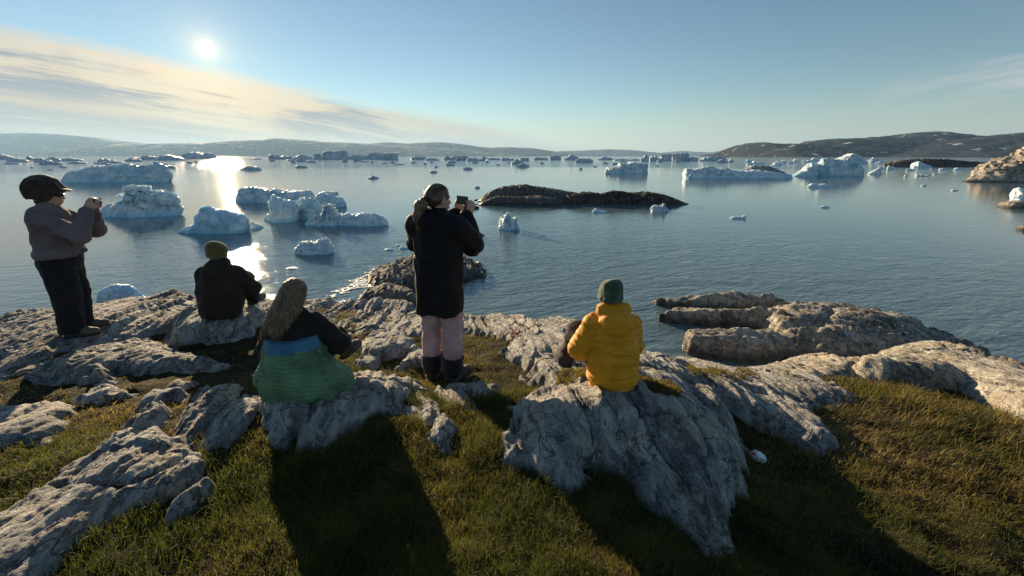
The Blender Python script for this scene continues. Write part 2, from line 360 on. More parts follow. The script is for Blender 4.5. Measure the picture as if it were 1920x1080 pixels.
m_rock_tan = rock_material("tan_gneiss_rock", (0.62, 0.57, 0.48), (0.32, 0.29, 0.245), (0.54, 0.45, 0.32))
m_rock_dark = rock_material("dark_shore_rock", (0.25, 0.225, 0.20), (0.085, 0.08, 0.078), (0.20, 0.165, 0.13))

# ------------------------------------------------------------------ rocks: strata striking away from the viewer
ROCKS = []
def strata(x, y, ang=11.5, amp=1.0, seed=0, fine=True):
    a = math.radians(ang); s = x * math.cos(a) + y * math.sin(a); t = -x * math.sin(a) + y * math.cos(a)
    s2 = s + 0.09 * fbm(x * 0.9, y * 0.9, octaves=2, seed=40 + seed) + 0.028 * vnoise(x * 3.3, y * 3.3, seed=44 + seed) + 0.010 * vnoise(x * 10, y * 10, seed=45 + seed)
    z = 0.050 * vnoise(s2 * 1.7, t * 0.5, seed=1 + seed)
    def saw(per, tl, amp_, sd, sharp=0.90):
        k = s2 / per + 1.1 * vnoise(s2 * 0.8 / per * 0.3, t * tl * 0.6, seed=sd); fl = np.floor(k); fr = k - fl
        # each rib ends somewhere along the strike: shift blocks by a per rib offset
        blk = np.floor(t * tl + 3.0 * _hash(fl.astype(np.int64), np.zeros(fl.shape, np.int64), np.zeros(fl.shape, np.int64), sd + 1) + 0.25 * vnoise(x * 4, y * 4, seed=sd + 2))
        lv = _hash(fl.astype(np.int64), blk.astype(np.int64), np.zeros(fl.shape, np.int64), sd + 3)
        return amp_ * ((sstep(0, sharp, fr) - sstep(sharp, 1.0, fr) - 0.5) * (0.55 + 0.6 * lv) + 0.55 * lv)
    mod = 0.55 + 0.45 * sstep(-0.4, 0.5, vnoise(s2 * 0.8, t * 0.4, seed=14 + seed))
    z = z + mod * (saw(0.27, 0.7, 0.034, 2 + seed) + saw(0.095, 0.75, 0.026, 50 + seed, 0.88) + saw(0.036, 1.3, 0.009, 90 + seed, 0.8))
    c = np.abs(vnoise(s2 * 2.9 + 3, t * 0.4, seed=7 + seed)); z = z - 0.045 * np.exp(-(c / 0.026) ** 2)
    c = np.abs(vnoise(s2 * 6.1 + 1, t * 0.9, seed=17 + seed)); z = z - 0.022 * np.exp(-(c / 0.045) ** 2)
    c2 = np.abs(vnoise(s2 * 1.1, t * 1.3 + 0.6 * s2, seed=8 + seed)); z = z - 0.040 * np.exp(-(c2 / 0.025) ** 2)
    z = z + 0.016 * fbm(s2 * 4.5, t * 2.2, octaves=3, seed=10 + seed)
    if fine:
        rg = 1 - np.abs(fbm(s2 * 20, t * 4.5, octaves=3, gain=0.6, seed=11 + seed)); z = z + 0.014 * (rg - 0.75)
        z = z + 0.004 * vnoise(x * 38, y * 38, seed=13 + seed)
    return z * amp
def rock(name, poly, H=0.1, w=0.10, amp=1.0, label=None, mat=None, ang=11.5, tilt=(0, 0), seed=0, sea=None, rough=0.05, edge=0.9, group=None, soft=1.0, res=1.0, lump=0.0):
    """an outcrop: its outline is laid out on the terrain (or on the sea level `sea`), it rises H above it and dives under it at the rim"""
    if sea is None:
        PW = []
        for p in poly:
            g_ = ground_at(p[0], p[1])[:2]; PW.append(g_ * (1 + (p[2] / np.hypot(*g_) if len(p) > 2 else 0)))
        PW = np.array(PW)
    else: PW = np.array([at(p[0], p[1], sea if len(p) < 3 else p[2])[:2] for p in poly])
    c0 = PW.mean(0); lo = PW.min(0) - 0.25; hi = PW.max(0) + 0.25
    def f(x, y):
        a_ = math.radians(ang); s_ = x * math.cos(a_) + y * math.sin(a_); t_ = -x * math.sin(a_) + y * math.cos(a_)
        sd = poly_sd(x, y, PW) + rough * 1.5 * fbm(s_ * 5, t_ * 3.2, octaves=4, gain=0.6, seed=20 + seed) + rough * 0.8 * vnoise(s_ * 17, t_ * 9, seed=23 + seed)
        t = 0.018 - sd
        e = np.where(t > 0, H * (1 - np.exp(-np.maximum(t, 0) / w)), edge * t)
        b0 = base_z(x, y) if sea is None else np.full(np.shape(x), -0.12)
        fadein = sstep(-0.08, 0.10, t)
        return b0 + np.maximum(e, -0.9) + (tilt[0] * (x - c0[0]) + tilt[1] * (y - c0[1])) * sstep(0, 0.25, t) + strata(x, y, ang, amp, seed) * (0.25 + 0.75 * fadein) + 0.03 * fadein + (lump * (1 - 2 * np.abs(fbm(x * 2.1, y * 2.1, octaves=3, seed=120 + seed))) * sstep(0, .2, t) if lump else 0), sd
    dist = max(0.9, math.hypot(*(PW[np.argmin((PW ** 2).sum(1))])))
    h = float(np.clip(0.0048 * dist, 0.010, 0.05)) * res
    nx = int((hi[0] - lo[0]) / h) + 2; ny = int((hi[1] - lo[1]) / h) + 2
    while nx * ny > 260000: h *= 1.15; nx = int((hi[0] - lo[0]) / h) + 2; ny = int((hi[1] - lo[1]) / h) + 2
    X, Y = np.meshgrid(lo[0] + np.arange(nx) * h, lo[1] + np.arange(ny) * h, indexing='ij')
    Z, sd = f(X, Y)
    fc = gridfaces(nx, ny, (sd < 0.22).ravel())
    V, fc, _ = compact(np.stack([X, Y, Z], -1).reshape(-1, 3), fc)
    o = mesh(name, V, fc, mat or m_rock)
    tag(o, label, 'rock', group)
    if sea is None: ROCKS.append((lo, hi, f))
    return o

rock('rock_ledge', [(-200,650,1.6),(0,608,1.6),(60,595,1.6),(120,590,1.5),(190,575,1.5),(280,562,1.4),(370,560,1.4),(490,562,1.4),(505,582),(420,594),(330,612),(285,628),(265,642),(205,648),(130,668),(60,700),(0,718),(-200,760)], 0.04, 0.15, 1.3, 'broad layered rock ledge along the left shore under the person in a flat cap', seed=1)
rock('rock', [(60,712),(110,686),(200,660),(240,650),(275,641),(300,655),(345,668),(414,689),(330,691),(230,697),(150,706)], 0.07, 0.16, 1.1, 'grey pointed slab with a tapering tip below the left shore ledge', seed=2)
rock('rock', [(318,616),(345,597),(420,591),(490,587),(502,603),(470,630),(400,645),(325,650)], 0.17, 0.06, 0.9, 'cracked block that the person in the olive beanie sits on', seed=3)
rock('rock', [(170,718),(176,702),(194,699),(206,710),(200,724)], 0.09, 0.04, 0.5, 'small round grey stone in shaded turf below the pointed slab', seed=4)
rock('rock', [(166,752),(182,735),(215,730),(240,737),(238,748),(205,757)], 0.08, 0.05, 0.8, 'small flat grey slab alone in the heath at left', seed=5)
rock('rock', [(254,764),(285,748),(330,739),(356,741),(335,757),(290,772)], 0.07, 0.05, 0.8, 'thin sunlit slab in turf left of the green jacket', seed=6)
rock('rock', [(318,728),(335,719),(362,718),(372,726),(345,733)], 0.06, 0.04, 0.6, 'little shaded stone in the trodden hollow', seed=31)
rock('rock', [(236,826),(285,790),(318,770),(332,776),(292,815),(258,836)], 0.09, 0.05, 0.9, 'narrow sunlit rib of rock above the big striped slab', seed=7)
rock('rock', [(-200,900),(-120,850),(0,793),(60,773),(110,767),(116,788),(138,804),(85,833),(0,852),(-120,910)], 0.05, 0.09, 1.0, 'smooth grey slab split by a long crack at the left edge', seed=8)
rock('rock', [(-120,800),(0,776),(52,772),(40,784),(-60,806)], 0.08, 0.06, 0.8, 'low stone at the left edge behind the cracked slab', seed=9)
rock('rock', [(-400,1120),(0,992),(100,922),(195,842),(240,823),(300,829),(345,850),(388,872),(378,900),(330,932),(255,962),(195,1002),(120,1060),(50,1120),(-300,1300)], 0.09, 0.16, 1.15, 'large striped slab in the lower left corner with warm sunlit ribs', seed=10)
rock('rock', [(335,960),(350,945),(386,924),(384,938),(352,966)], 0.06, 0.03, 0.6, 'thin sliver of rock in grass beside the large striped slab', seed=11)
rock('rock', [(334,816),(350,782),(385,745),(450,733),(478,748),(492,765),(468,790),(447,830),(400,844),(356,840)], 0.06, 0.10, 1.1, 'tilted grooved slab just left of the green jacket', seed=12)
rock('rock', [(470,772),(500,748),(600,735),(668,706),(740,714),(792,724),(802,745),(745,771),(690,778),(640,806),(600,836),(556,826),(500,792)], 0.08, 0.14, 0.75, 'long rough boulder that the person in the green jacket sits on', lump=0.04, seed=13)
rock('rock', [(748,770),(800,738),(862,722),(935,726),(925,754),(880,775),(850,800),(805,806),(770,790)], 0.05, 0.07, 1.3, 'knobbly rock in the turf behind the boots of the standing woman', seed=14)
rock('rock', [(797,795),(838,780),(850,806),(828,838),(802,830)], 0.08, 0.04, 0.8, 'pale fist of stone below the knobbly rock', seed=15)
rock('rock', [(664,660),(700,640),(760,638),(788,656),(772,670),(715,680),(682,678)], 0.09, 0.06, 0.9, 'whale backed stone left of the pink trousers', seed=16)
rock('rock', [(752,692),(785,668),(812,676),(800,697)], 0.09, 0.04, 0.7, 'pale chunk of stone touching the left black gaiter', seed=17)
rock('rock', [(668,690),(680,678),(712,680),(716,690),(690,697)], 0.07, 0.03, 0.5, 'small stone beside the knee of the person in green', seed=32)
rock('rock_ledge', [(485,585),(500,568,1.4),(600,568,1.4),(700,574,1.6),(770,572,1.6),(870,594,1.3),(930,600,1.3),(1085,611,1.3),(1160,645,1.2),(1230,672,1.0),(1180,690),(1098,640),(1080,650),(1000,648),(940,634),(880,627),(800,630),(720,627),(655,634),(600,616),(545,606)], 0.05, 0.14, 1.3, 'pale layered rock ledge along the shore behind the standing woman', seed=18)
rock('rock', [(945,668),(965,640),(1025,626),(1080,638),(1092,662),(1075,692),(990,694)], 0.12, 0.09, 0.9, 'lumpy boulder between the standing woman and the yellow jacket', seed=19)
rock('rock', [(984,706),(1000,690),(1060,684),(1100,698),(1200,686),(1262,688),(1322,730),(1365,785),(1392,850),(1378,900),(1356,960),(1352,1034),(1322,1038),(1282,992),(1232,942),(1200,892),(1142,872),(1092,884),(1052,897),(1000,872),(950,868),(962,800),(975,765),(1040,738)], 0.10, 0.12, 0.85, 'great white and grey outcrop that the person in yellow sits on', lump=0.075, seed=20)
rock('rock', [(1235,690),(1300,684),(1400,690),(1480,702),(1560,738),(1610,752),(1510,765),(1512,800),(1548,836),(1520,848),(1470,820),(1400,792),(1330,742)], 0.09, 0.10, 1.2, 'sloping grey slab with rusty streaks right of the yellow jacket', seed=21)
rock('rock', [(1262,690,.5),(1310,688,.8),(1420,688,.7),(1500,688,.7),(1600,688,.7),(1652,690,.6),(1620,715),(1520,722),(1400,706)], 0.14, 0.08, 1.4, 'low tan ridge of rock beside the narrow channel', mat=m_rock_tan, seed=22)
rock('rock', [(1588,712),(1650,690,.5),(1700,688,.6),(1800,700,.6),(1920,728,.6),(2300,810,.6),(2300,900),(1920,786),(1800,735),(1650,724)], 0.26, 0.08, 1.5, 'long pale hump of rock above the dry grass at the right', mat=m_rock_tan, seed=23)

# rocks standing in the sea
rock('rock', [(1425,600,.3),(1440,572,.4),(1520,561,.5),(1600,570,.5),(1700,597,.5),(1800,623,.5),(1905,652,.45),(1990,685,.4),(1900,705,0),(1700,700,0),(1560,685,0),(1490,672,0),(1450,635,.2)], 0.70, 0.16, 2.1, 'broad rounded rock rising from the sea at the right', mat=m_rock_tan, ang=62, sea=0.0, seed=24, rough=0.07)
rock('rock', [(1219,566),(1236,552,.25),(1300,543,.35),(1380,547,.38),(1520,566,.38),(1530,600,0),(1330,584,0),(1250,578)], 0.44, 0.05, 1.5, 'farthest flat topped rock finger pointing left into the water', mat=m_rock_tan, ang=80, tilt=(.13, 0), sea=0.0, seed=25, rough=0.04)
rock('rock', [(1232,602),(1268,590),(1296,570,.3),(1360,571,.38),(1500,592,.38),(1530,640,.1),(1400,620),(1320,613),(1280,608)], 0.44, 0.05, 1.5, 'middle rock finger pointing left into the water', mat=m_rock_tan, ang=80, tilt=(.13, 0), sea=0.0, seed=26, rough=0.04)
rock('rock', [(1276,645),(1296,623,.25),(1360,619,.3),(1442,616,.35),(1495,640,.3),(1520,678),(1400,682),(1320,674),(1288,664)], 0.50, 0.05, 1.6, 'nearest rock finger beside the channel pointing left', mat=m_rock_tan, ang=80, tilt=(.12, .05), sea=0.0, seed=27, rough=0.04)
rock('rock', [(684,520),(735,487,.2),(770,468,.3),(830,462,.3),(865,468,.3),(905,483,.2),(918,520),(872,534),(800,556),(722,556),(688,540)], 0.44, 0.40, 2.0, 'dark ribbed rock spit behind the black jacket, washed by small waves', mat=m_rock_dark, sea=0.0, seed=28, rough=0.06)
rock('rock', [(845,462),(862,446),(880,434,.15),(912,440),(892,458),(862,468)], 0.34, 0.18, 1.0, 'small dark rock tip at the right elbow of the standing woman', mat=m_rock_dark, ang=60, sea=0.0, seed=29)

rock('rock', [(660,575),(672,556),(705,545),(760,548),(790,560),(790,580)], 0.40, 0.12, 1.4, 'low wet rock in the surf joining the ledge to the dark spit', mat=m_rock_dark, sea=0.0, seed=33, rough=0.05)
# ------------------------------------------------------------------ ground sheet (soil between the outcrops)
m_soil, n = material("turf_soil")
pos = n.n('ShaderNodeNewGeometry').outputs['Position']
c = n.mix(n.ss(n.noise(pos, 2.5, 6, 0.65), 0.35, 0.65), (0.020, 0.015, 0.009), (0.05, 0.038, 0.018))
c = n.mix(n.ss(n.noise(pos, 60, 4, 0.7), 0.5, 0.7, 0, 0.8), c, (0.085, 0.062, 0.03))
c = n.mix(n.ss(n.noise(pos, 1.1, 4, 0.6), 0.5, 0.62, 0, 0.6), c, (0.028, 0.035, 0.010))
h = n.math('ADD', n.math('MULTIPLY', n.noise(pos, 45, 5, 0.75), 0.03), n.math('MULTIPLY', n.noise(pos, 12, 4, 0.6), 0.05))
bp = n.n('ShaderNodeBump', {'Height': h, 'Strength': 1.0, 'Distance': 1.0}).outputs[0]
b = n.n('ShaderNodeBsdfPrincipled', {'Base Color': c, 'Roughness': 0.95, 'Normal': bp}); b.inputs['Specular IOR Level'].default_value = 0.1
finish(n, b)
def tuss(x, y):                                 # hummocky turf
    return 0.060 * fbm(x * 1.7, y * 1.7, octaves=3, seed=60) + 0.045 * fbm(x * 5, y * 5, octaves=3, seed=63)
def ground_z(x, y): return base_z(x, y) + tuss(x, y) * sstep(0.2, 0.9, base_z(x, y))
na, nr = 620, 360
ang_ = np.linspace(-R(100), R(100), na); rr = np.geomspace(0.25, 13, nr)
X = np.outer(np.sin(ang_), rr); Y = np.outer(np.cos(ang_), rr)
ground = mesh('ground', np.stack([X, Y, ground_z(X, Y)], -1).reshape(-1, 3), gridfaces(na, nr), m_soil)
tag(ground, 'dark peaty ground between the rock outcrops', kind='structure')

# ================================================================== grass and heath
def grass_material(name):
    m, n = material(name)
    a = n.n('ShaderNodeAttribute', attribute_name='tone').outputs['Fac']
    t = n.n('ShaderNodeAttribute', attribute_name='tip').outputs['Fac']
    ramp = n.n('ShaderNodeValToRGB', {0: a}); cr = ramp.color_ramp
    pts = [(0.0, (0.036, 0.058, 0.014)), (0.28, (0.066, 0.090, 0.021)), (0.5, (0.105, 0.104, 0.030)), (0.7, (0.16, 0.115, 0.045)), (0.86, (0.25, 0.18, 0.085)), (1.0, (0.33, 0.26, 0.14))]
    cr.elements[0].position, cr.elements[0].color = pts[0][0], pts[0][1] + (1,)
    cr.elements[1].position, cr.elements[1].color = pts[-1][0], pts[-1][1] + (1,)
    for p, c_ in pts[1:-1]: e = cr.elements.new(p); e.color = c_ + (1,)
    col = n.mix(n.math('MULTIPLY', t, 0.30), ramp.outputs[0], (0.17, 0.14, 0.055))
    d = n.n('ShaderNodeBsdfPrincipled', {'Base Color': col, 'Roughness': 0.55}); d.inputs['Specular IOR Level'].default_value = 0.25
    tr = n.n('ShaderNodeBsdfTranslucent', {'Color': n.mix(1.0, col, (1.5, 1.45, 0.75), 'MULTIPLY')})
    mx = n.n('ShaderNodeMixShader', {0: 0.5, 1: d.outputs[0], 2: tr.outputs[0]})
    finish(n, mx); return m
m_grass = grass_material("grass_blades")
rng = np.random.default_rng(7)
def blades(name, pts, L, wd, lean, tone, label):
    """one mesh of many bent blades: root pts (n,3), length, width, lean vector (n,2) in units of the length"""
    k = len(pts); a = rng.uniform(0, 2 * np.pi, k); side = np.stack([np.cos(a), np.sin(a), np.zeros(k)], -1) * wd[:, None] * 0.5
    ln = np.concatenate([lean, np.zeros((k, 1))], -1); up = np.array([0, 0, 1.0])
    hl = np.clip(1 - 0.5 * (lean ** 2).sum(-1), 0.25, 1)[:, None]
    p1 = pts + (ln * 0.22 + up * 0.48 * hl) * L[:, None]
    p2 = pts + (ln * 0.62 + up * 0.84 * hl) * L[:, None]
    p3 = pts + (ln * 1.10 + up * 0.98 * hl - up * 0.25 * (lean ** 2).sum(-1)[:, None]) * L[:, None]
    V = np.stack([pts - side, pts + side, p1 - side * 0.85, p1 + side * 0.85, p2 - side * 0.55, p2 + side * 0.55, p3], 1).reshape(-1, 3)
    b0 = (np.arange(k) * 7)[:, None]
    quads = np.concatenate([b0 + np.array([[0, 1, 3, 2]]), b0 + np.array([[2, 3, 5, 4]])]); tris = b0 + np.array([[4, 5, 6]])
    o = mesh(name, V, [quads, tris], m_grass, smooth=True)
    attr(o, 'tone', np.repeat(np.clip(tone, 0, 1), 7)); attr(o, 'tip', np.tile([0, 0, .25, .25, .7, .7, 1], k))
    tag(o, label, kind='stuff'); return o
def rock_cover(x, y):
    cov = np.full(len(x), -9.0)
    for lo, hi, f in ROCKS:
        i = np.where((x > lo[0]) & (x < hi[0]) & (y > lo[1]) & (y < hi[1]))[0]
        if len(i): cov[i] = np.maximum(cov[i], f(x[i], y[i])[0])
    return cov
NB = 520000
aa = rng.uniform(-R(66), R(66), NB); r_ = np.exp(rng.uniform(np.log(0.62), np.log(6.6), NB))
gx, gy = np.sin(aa) * r_, np.cos(aa) * r_
gz = ground_z(gx, gy); bz = base_z(gx, gy)
keep = (bz > 0.75) & (rock_cover(gx, gy) < gz + 0.012)
gx, gy, gz, bz, r_ = gx[keep], gy[keep], gz[keep], bz[keep], r_[keep]
ppx, ppy = pix(np.stack([gx, gy, gz], -1))
hollow = sstep(25, -35, poly_sd(ppx, ppy, [(225,700),(330,640),(420,655),(500,640),(480,720),(440,745),(250,760),(150,740),(0,770),(0,712),(110,725)]))
dry = sstep(1330, 1460, ppx) * sstep(1150, 700, ppy + 0 * ppx)
heath = sstep(700, 560, ppx) * sstep(880, 760, ppy)
bare = fbm(gx * 1.3, gy * 1.3, octaves=3, seed=70)
lush = sstep(-0.35, 0.45, fbm(gx * 1.15 + 4, gy * 1.15, octaves=3, seed=72) + 0.35 * sstep(760, 980, ppy) * sstep(1000, 500, ppx))
pk = (0.34 + 0.66 * sstep(-0.5, 0.0, bare)) * (1 - 0.72 * hollow) * (1 - 0.25 * heath)
sel = rng.uniform(0, 1, len(gx)) < pk
def S_(*a): return [v[sel] for v in a]
gx, gy, gz, r_, ppx, ppy, hollow, dry, heath, lush = S_(gx, gy, gz, r_, ppx, ppy, hollow, dry, heath, lush)
k = len(gx)
clump = fbm(gx * 5, gy * 5, octaves=2, seed=75)
L = (0.024 + 0.036 * lush + 0.030 * clump + 0.055 * dry + 0.018 * rng.uniform(-1, 1, k)) * (1 - 0.45 * heath) * (1 - 0.4 * hollow) * rng.uniform(0.65, 1.25, k)
L = np.clip(L, 0.014, 0.20)
wd = np.maximum(0.0020, 0.00095 * r_) * rng.uniform(0.7, 1.3, k)
wx_ = 0.5 * vnoise(gx * 1.1, gy * 1.1, seed=81); wy_ = 0.5 * vnoise(gx * 1.1, gy * 1.1, seed=82)
an = rng.uniform(0, 2 * np.pi, k); mg = rng.uniform(0.15, 1.05, k)
lean = np.stack([np.cos(an) * mg + wx_ + 0.55 * dry, np.sin(an) * mg + wy_ - 0.25 * dry], -1)
tone = 0.44 - 0.18 * lush + 0.32 * dry + 0.34 * heath + 0.30 * hollow + 0.42 * fbm(gx * 1.9, gy * 1.9, octaves=3, seed=84) + 0.16 * fbm(gx * 7, gy * 7, octaves=2, seed=86) + 0.20 * rng.standard_normal(k) * (0.6 + 0.4 * dry)
tone = tone + np.where(rng.uniform(0, 1, k) < 0.07 + 0.08 * dry, 0.35, 0)
far_dry = (ppx > 1390)
# turf that has taken hold in hollows of the rock
def on_rock_tuft(poly, n_, seed):
    P_ = np.array([ground_at(*p) for p in poly]); r2 = np.random.default_rng(seed)
    x = r2.uniform(P_[:, 0].min(), P_[:, 0].max(), n_ * 3); y = r2.uniform(P_[:, 1].min(), P_[:, 1].max(), n_ * 3)
    m = poly_sd(x, y, P_[:, :2]) + 0.03 * fbm(x * 9, y * 9, seed=seed) < 0; x, y = x[m][:n_], y[m][:n_]
    return np.stack([x, y, np.maximum(rock_cover(x, y), ground_z(x, y)) - 0.004], -1)
tufts = [on_rock_tuft(*a) for a in (([(1282,718),(1330,712),(1350,722),(1340,738),(1296,738)], 2600, 1), ([(1190,750),(1262,757),(1272,796),(1218,780)], 4500, 2), ([(1345,722),(1400,722),(1420,735),(1370,738)], 1500, 3), ([(1085,728),(1190,735),(1185,748),(1100,745)], 1800, 4), ([(1040,720),(1100,715),(1092,735),(1046,742)], 1500, 5))]
pts = np.stack([gx, gy, gz - 0.004], -1)
i0 = ~far_dry
tp = np.concatenate(tufts); kt = len(tp); ta = rng.uniform(0, 2 * np.pi, kt); tm = rng.uniform(0.1, 0.9, kt)
pts = np.concatenate([pts, tp]); L = np.concatenate([L, rng.uniform(0.014, 0.045, kt)]); wd = np.concatenate([wd, np.full(kt, 0.0034)])
lean = np.concatenate([lean, np.stack([np.cos(ta) * tm, np.sin(ta) * tm], -1)]); tone = np.concatenate([tone, np.clip(0.62 + 0.18 * rng.standard_normal(kt), 0, 1)])
far_dry = np.concatenate([far_dry, np.zeros(kt, bool)]); i0 = ~far_dry
blades('grass', pts[i0], L[i0], wd[i0], lean[i0], tone[i0], 'short green and brown turf between the rocks')
blades('dry_grass', pts[far_dry], L[far_dry], wd[far_dry], lean[far_dry], tone[far_dry], 'wind combed straw coloured grass on the right slope')

# dead straw lying loose over the turf
ks = 1500; si = rng.choice(len(gx), ks, replace=False); sa = rng.uniform(0, 2 * np.pi, ks); sm_ = rng.uniform(0.9, 1.5, ks)
blades('dead_straw', np.stack([gx[si], gy[si], gz[si] + 0.012], -1), rng.uniform(0.05, 0.13, ks), np.maximum(0.0020, 0.0009 * r_[si]), np.stack([np.cos(sa) * sm_, np.sin(sa) * sm_], -1), rng.uniform(0.85, 1.0, ks), 'pale dead straw lying over the turf')

# ================================================================== ice
def ice_material(name, white, blue, rough=0.42, sss=0.35):
    m, n = material(name)
    g_ = n.n('ShaderNodeNewGeometry'); pos = g_.outputs['Position']
    tc = n.n('ShaderNodeTexCoord').outputs['Object']
    sc = n.n('ShaderNodeAttribute', attribute_name='unit').outputs['Fac']       # 1 / height of the berg
    p = n.vmath('SCALE', pos); n.t.links.new(sc, p.node.inputs['Scale'])
    nz = n.noise(p, 2.2, 6, 0.6, 0.4); nf = n.noise(p, 9.0, 5, 0.65)
    c = n.mix(n.ss(nz, 0.38, 0.62), blue, white)
    c = n.mix(n.ss(nf, 0.55, 0.75, 0, 0.5), c, (0.82, 0.86, 0.88))
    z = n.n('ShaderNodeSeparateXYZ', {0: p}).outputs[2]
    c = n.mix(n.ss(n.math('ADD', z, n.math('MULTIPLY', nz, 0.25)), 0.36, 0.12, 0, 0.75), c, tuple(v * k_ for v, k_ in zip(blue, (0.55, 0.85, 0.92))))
    h = n.math('ADD', n.math('MULTIPLY', nf, 0.5), n.math('MULTIPLY', n.noise(p, 26, 4, 0.65), 0.22))
    bp = n.n('ShaderNodeBump', {'Height': h, 'Strength': 0.35, 'Distance': 0.12}).outputs[0]
    b = n.n('ShaderNodeBsdfPrincipled', {'Base Color': c, 'Roughness': rough, 'Normal': bp, 'IOR': 1.31,
            'Subsurface Weight': sss, 'Subsurface Radius': (0.25, 0.6, 1.0), 'Subsurface Scale': 0.35})
    finish(n, b); return m
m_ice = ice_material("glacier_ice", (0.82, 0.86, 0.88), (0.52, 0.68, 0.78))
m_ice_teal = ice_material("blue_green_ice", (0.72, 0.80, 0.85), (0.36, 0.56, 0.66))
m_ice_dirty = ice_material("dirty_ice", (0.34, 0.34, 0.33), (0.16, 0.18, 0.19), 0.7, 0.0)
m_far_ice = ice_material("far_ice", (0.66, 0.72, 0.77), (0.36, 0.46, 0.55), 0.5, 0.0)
def loft(name, prof, yb, depth=0.5, box=2.4, crag=0.10, mat=None, label=None, cat='iceberg', group=None, seed=0, nu=110, nvv=36, freq=2.6, skew=0.0, crumb=0.5):
    """a floating or standing mass: ridge line through the photo's outline points, waterline at photo row yb, real depth behind it"""
    px = np.array([p[0] for p in prof], float); py = np.array([p[1] for p in prof], float)
    y0 = at(px.mean(), yb)[1]
    wid = (px[-1] - px[0]) / F * y0 * 1.03
    D = depth * wid; Yc = y0 + D * 0.5
    u = np.linspace(0, 1, nu); u = 0.5 - 0.5 * np.cos(u * np.pi) * (0.55 + 0.45 * np.abs(np.cos(u * np.pi)))
    uu = px[0] + (px[-1] - px[0]) * np.clip(u, 0, 1)
    top = np.interp(uu, px, py)
    RD = np.array([aty(a, b, Yc) for a, b in zip(uu, top)])
    Xc, H = RD[:, 0], np.maximum(RD[:, 2], 0.0)
    hm = H.max()
    d = D * 0.5 * np.sqrt(np.clip(1 - np.abs(2 * u - 1) ** 2.6, 0, 1)) * (0.8 + 0.35 * vnoise(u * 4, u * 0 + seed, seed=seed)) + 0.01 * hm
    ph = np.linspace(0, np.pi, nvv); e = 2.0 / box
    cc, sc_ = np.cos(ph), np.sin(ph)
    sv = -np.sign(cc) * np.abs(cc) ** e; sz = np.abs(sc_) ** e
    X = np.repeat(Xc[:, None], nvv, 1) + 0 * sv; Yv = Yc + d[:, None] * sv[None, :] + skew * (Xc - Xc.mean())[:, None]; Z = H[:, None] * sz[None, :]
    # underwater skirt
    X = np.concatenate([X[:, :1], X, X[:, -1:]], 1); Yv = np.concatenate([Yv[:, :1], Yv, Yv[:, -1:]], 1); Z = np.concatenate([Z[:, :1] - 0.35 * hm, Z, Z[:, -1:] - 0.35 * hm], 1)
    f = 1.35 * freq / hm; a = 1.35 * crag * hm
    q = (X * f + seed * 3.1, Yv * f, Z * f * 0.8)
    def ridged(sd, o=4): return 1 - 2 * np.abs(fbm(*q, octaves=o, gain=0.55, seed=sd + seed * 7))
    env = np.clip(Z / hm * 3 + 0.35, 0.1, 1) * np.sqrt(np.clip(H / hm, 0.05, 1))[:, None]
    crumbs = crumb * vnoise(q[0] * 5.3, q[1] * 5.3, q[2] * 5.3, seed=99 + seed)
    X = X + a * env * (fbm(*q, octaves=4, seed=31 + seed) + 0.35 * crumbs)
    Yv = Yv + a * 1.6 * env * (ridged(32) + 0.3 * crumbs)
    Z = Z + a * env * (0.8 * ridged(33) - 0.15 + 0.45 * crumbs) * (Z > 0)
    n2 = nvv + 2
    fc = gridfaces(nu, n2)[:, ::-1]
    o = mesh(name, np.stack([X, Yv, Z], -1).reshape(-1, 3), fc, mat or m_ice)
    attr(o, 'unit', np.full(nu * n2, 1.0 / hm))
    if cat == 'iceberg' and nu > 60: o.data.set_sharp_from_angle(angle=R(30))
    tag(o, label, cat, group); return o

berg = lambda *a, **k: loft('iceberg', *a, **k)
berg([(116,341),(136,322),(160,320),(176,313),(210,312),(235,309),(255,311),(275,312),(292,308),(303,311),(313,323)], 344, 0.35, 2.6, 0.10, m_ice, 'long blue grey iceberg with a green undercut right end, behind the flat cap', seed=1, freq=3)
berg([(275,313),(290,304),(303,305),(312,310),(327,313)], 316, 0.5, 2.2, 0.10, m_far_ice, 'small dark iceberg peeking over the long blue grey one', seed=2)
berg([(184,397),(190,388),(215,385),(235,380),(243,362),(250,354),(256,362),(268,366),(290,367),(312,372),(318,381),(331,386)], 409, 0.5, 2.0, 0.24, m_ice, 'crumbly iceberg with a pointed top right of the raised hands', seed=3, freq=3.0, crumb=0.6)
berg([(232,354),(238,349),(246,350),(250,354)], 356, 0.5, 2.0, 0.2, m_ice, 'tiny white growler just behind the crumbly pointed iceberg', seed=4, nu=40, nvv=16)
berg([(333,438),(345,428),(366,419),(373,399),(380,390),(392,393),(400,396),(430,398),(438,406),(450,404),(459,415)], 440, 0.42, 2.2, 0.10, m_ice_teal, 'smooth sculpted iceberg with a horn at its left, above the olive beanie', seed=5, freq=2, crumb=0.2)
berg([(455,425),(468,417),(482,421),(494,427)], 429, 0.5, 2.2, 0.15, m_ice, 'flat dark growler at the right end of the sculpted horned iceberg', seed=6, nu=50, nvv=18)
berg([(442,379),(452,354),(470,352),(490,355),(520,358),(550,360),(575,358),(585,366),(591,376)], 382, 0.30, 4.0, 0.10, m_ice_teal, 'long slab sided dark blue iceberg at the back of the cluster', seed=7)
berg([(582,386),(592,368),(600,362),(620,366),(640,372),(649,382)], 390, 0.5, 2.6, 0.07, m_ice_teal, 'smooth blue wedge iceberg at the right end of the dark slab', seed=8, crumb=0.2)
berg([(598,362),(608,359),(622,360),(633,359)], 364, 0.4, 2.2, 0.15, m_ice, 'thin pale floe behind the smooth blue wedge', seed=9, nu=40, nvv=16)
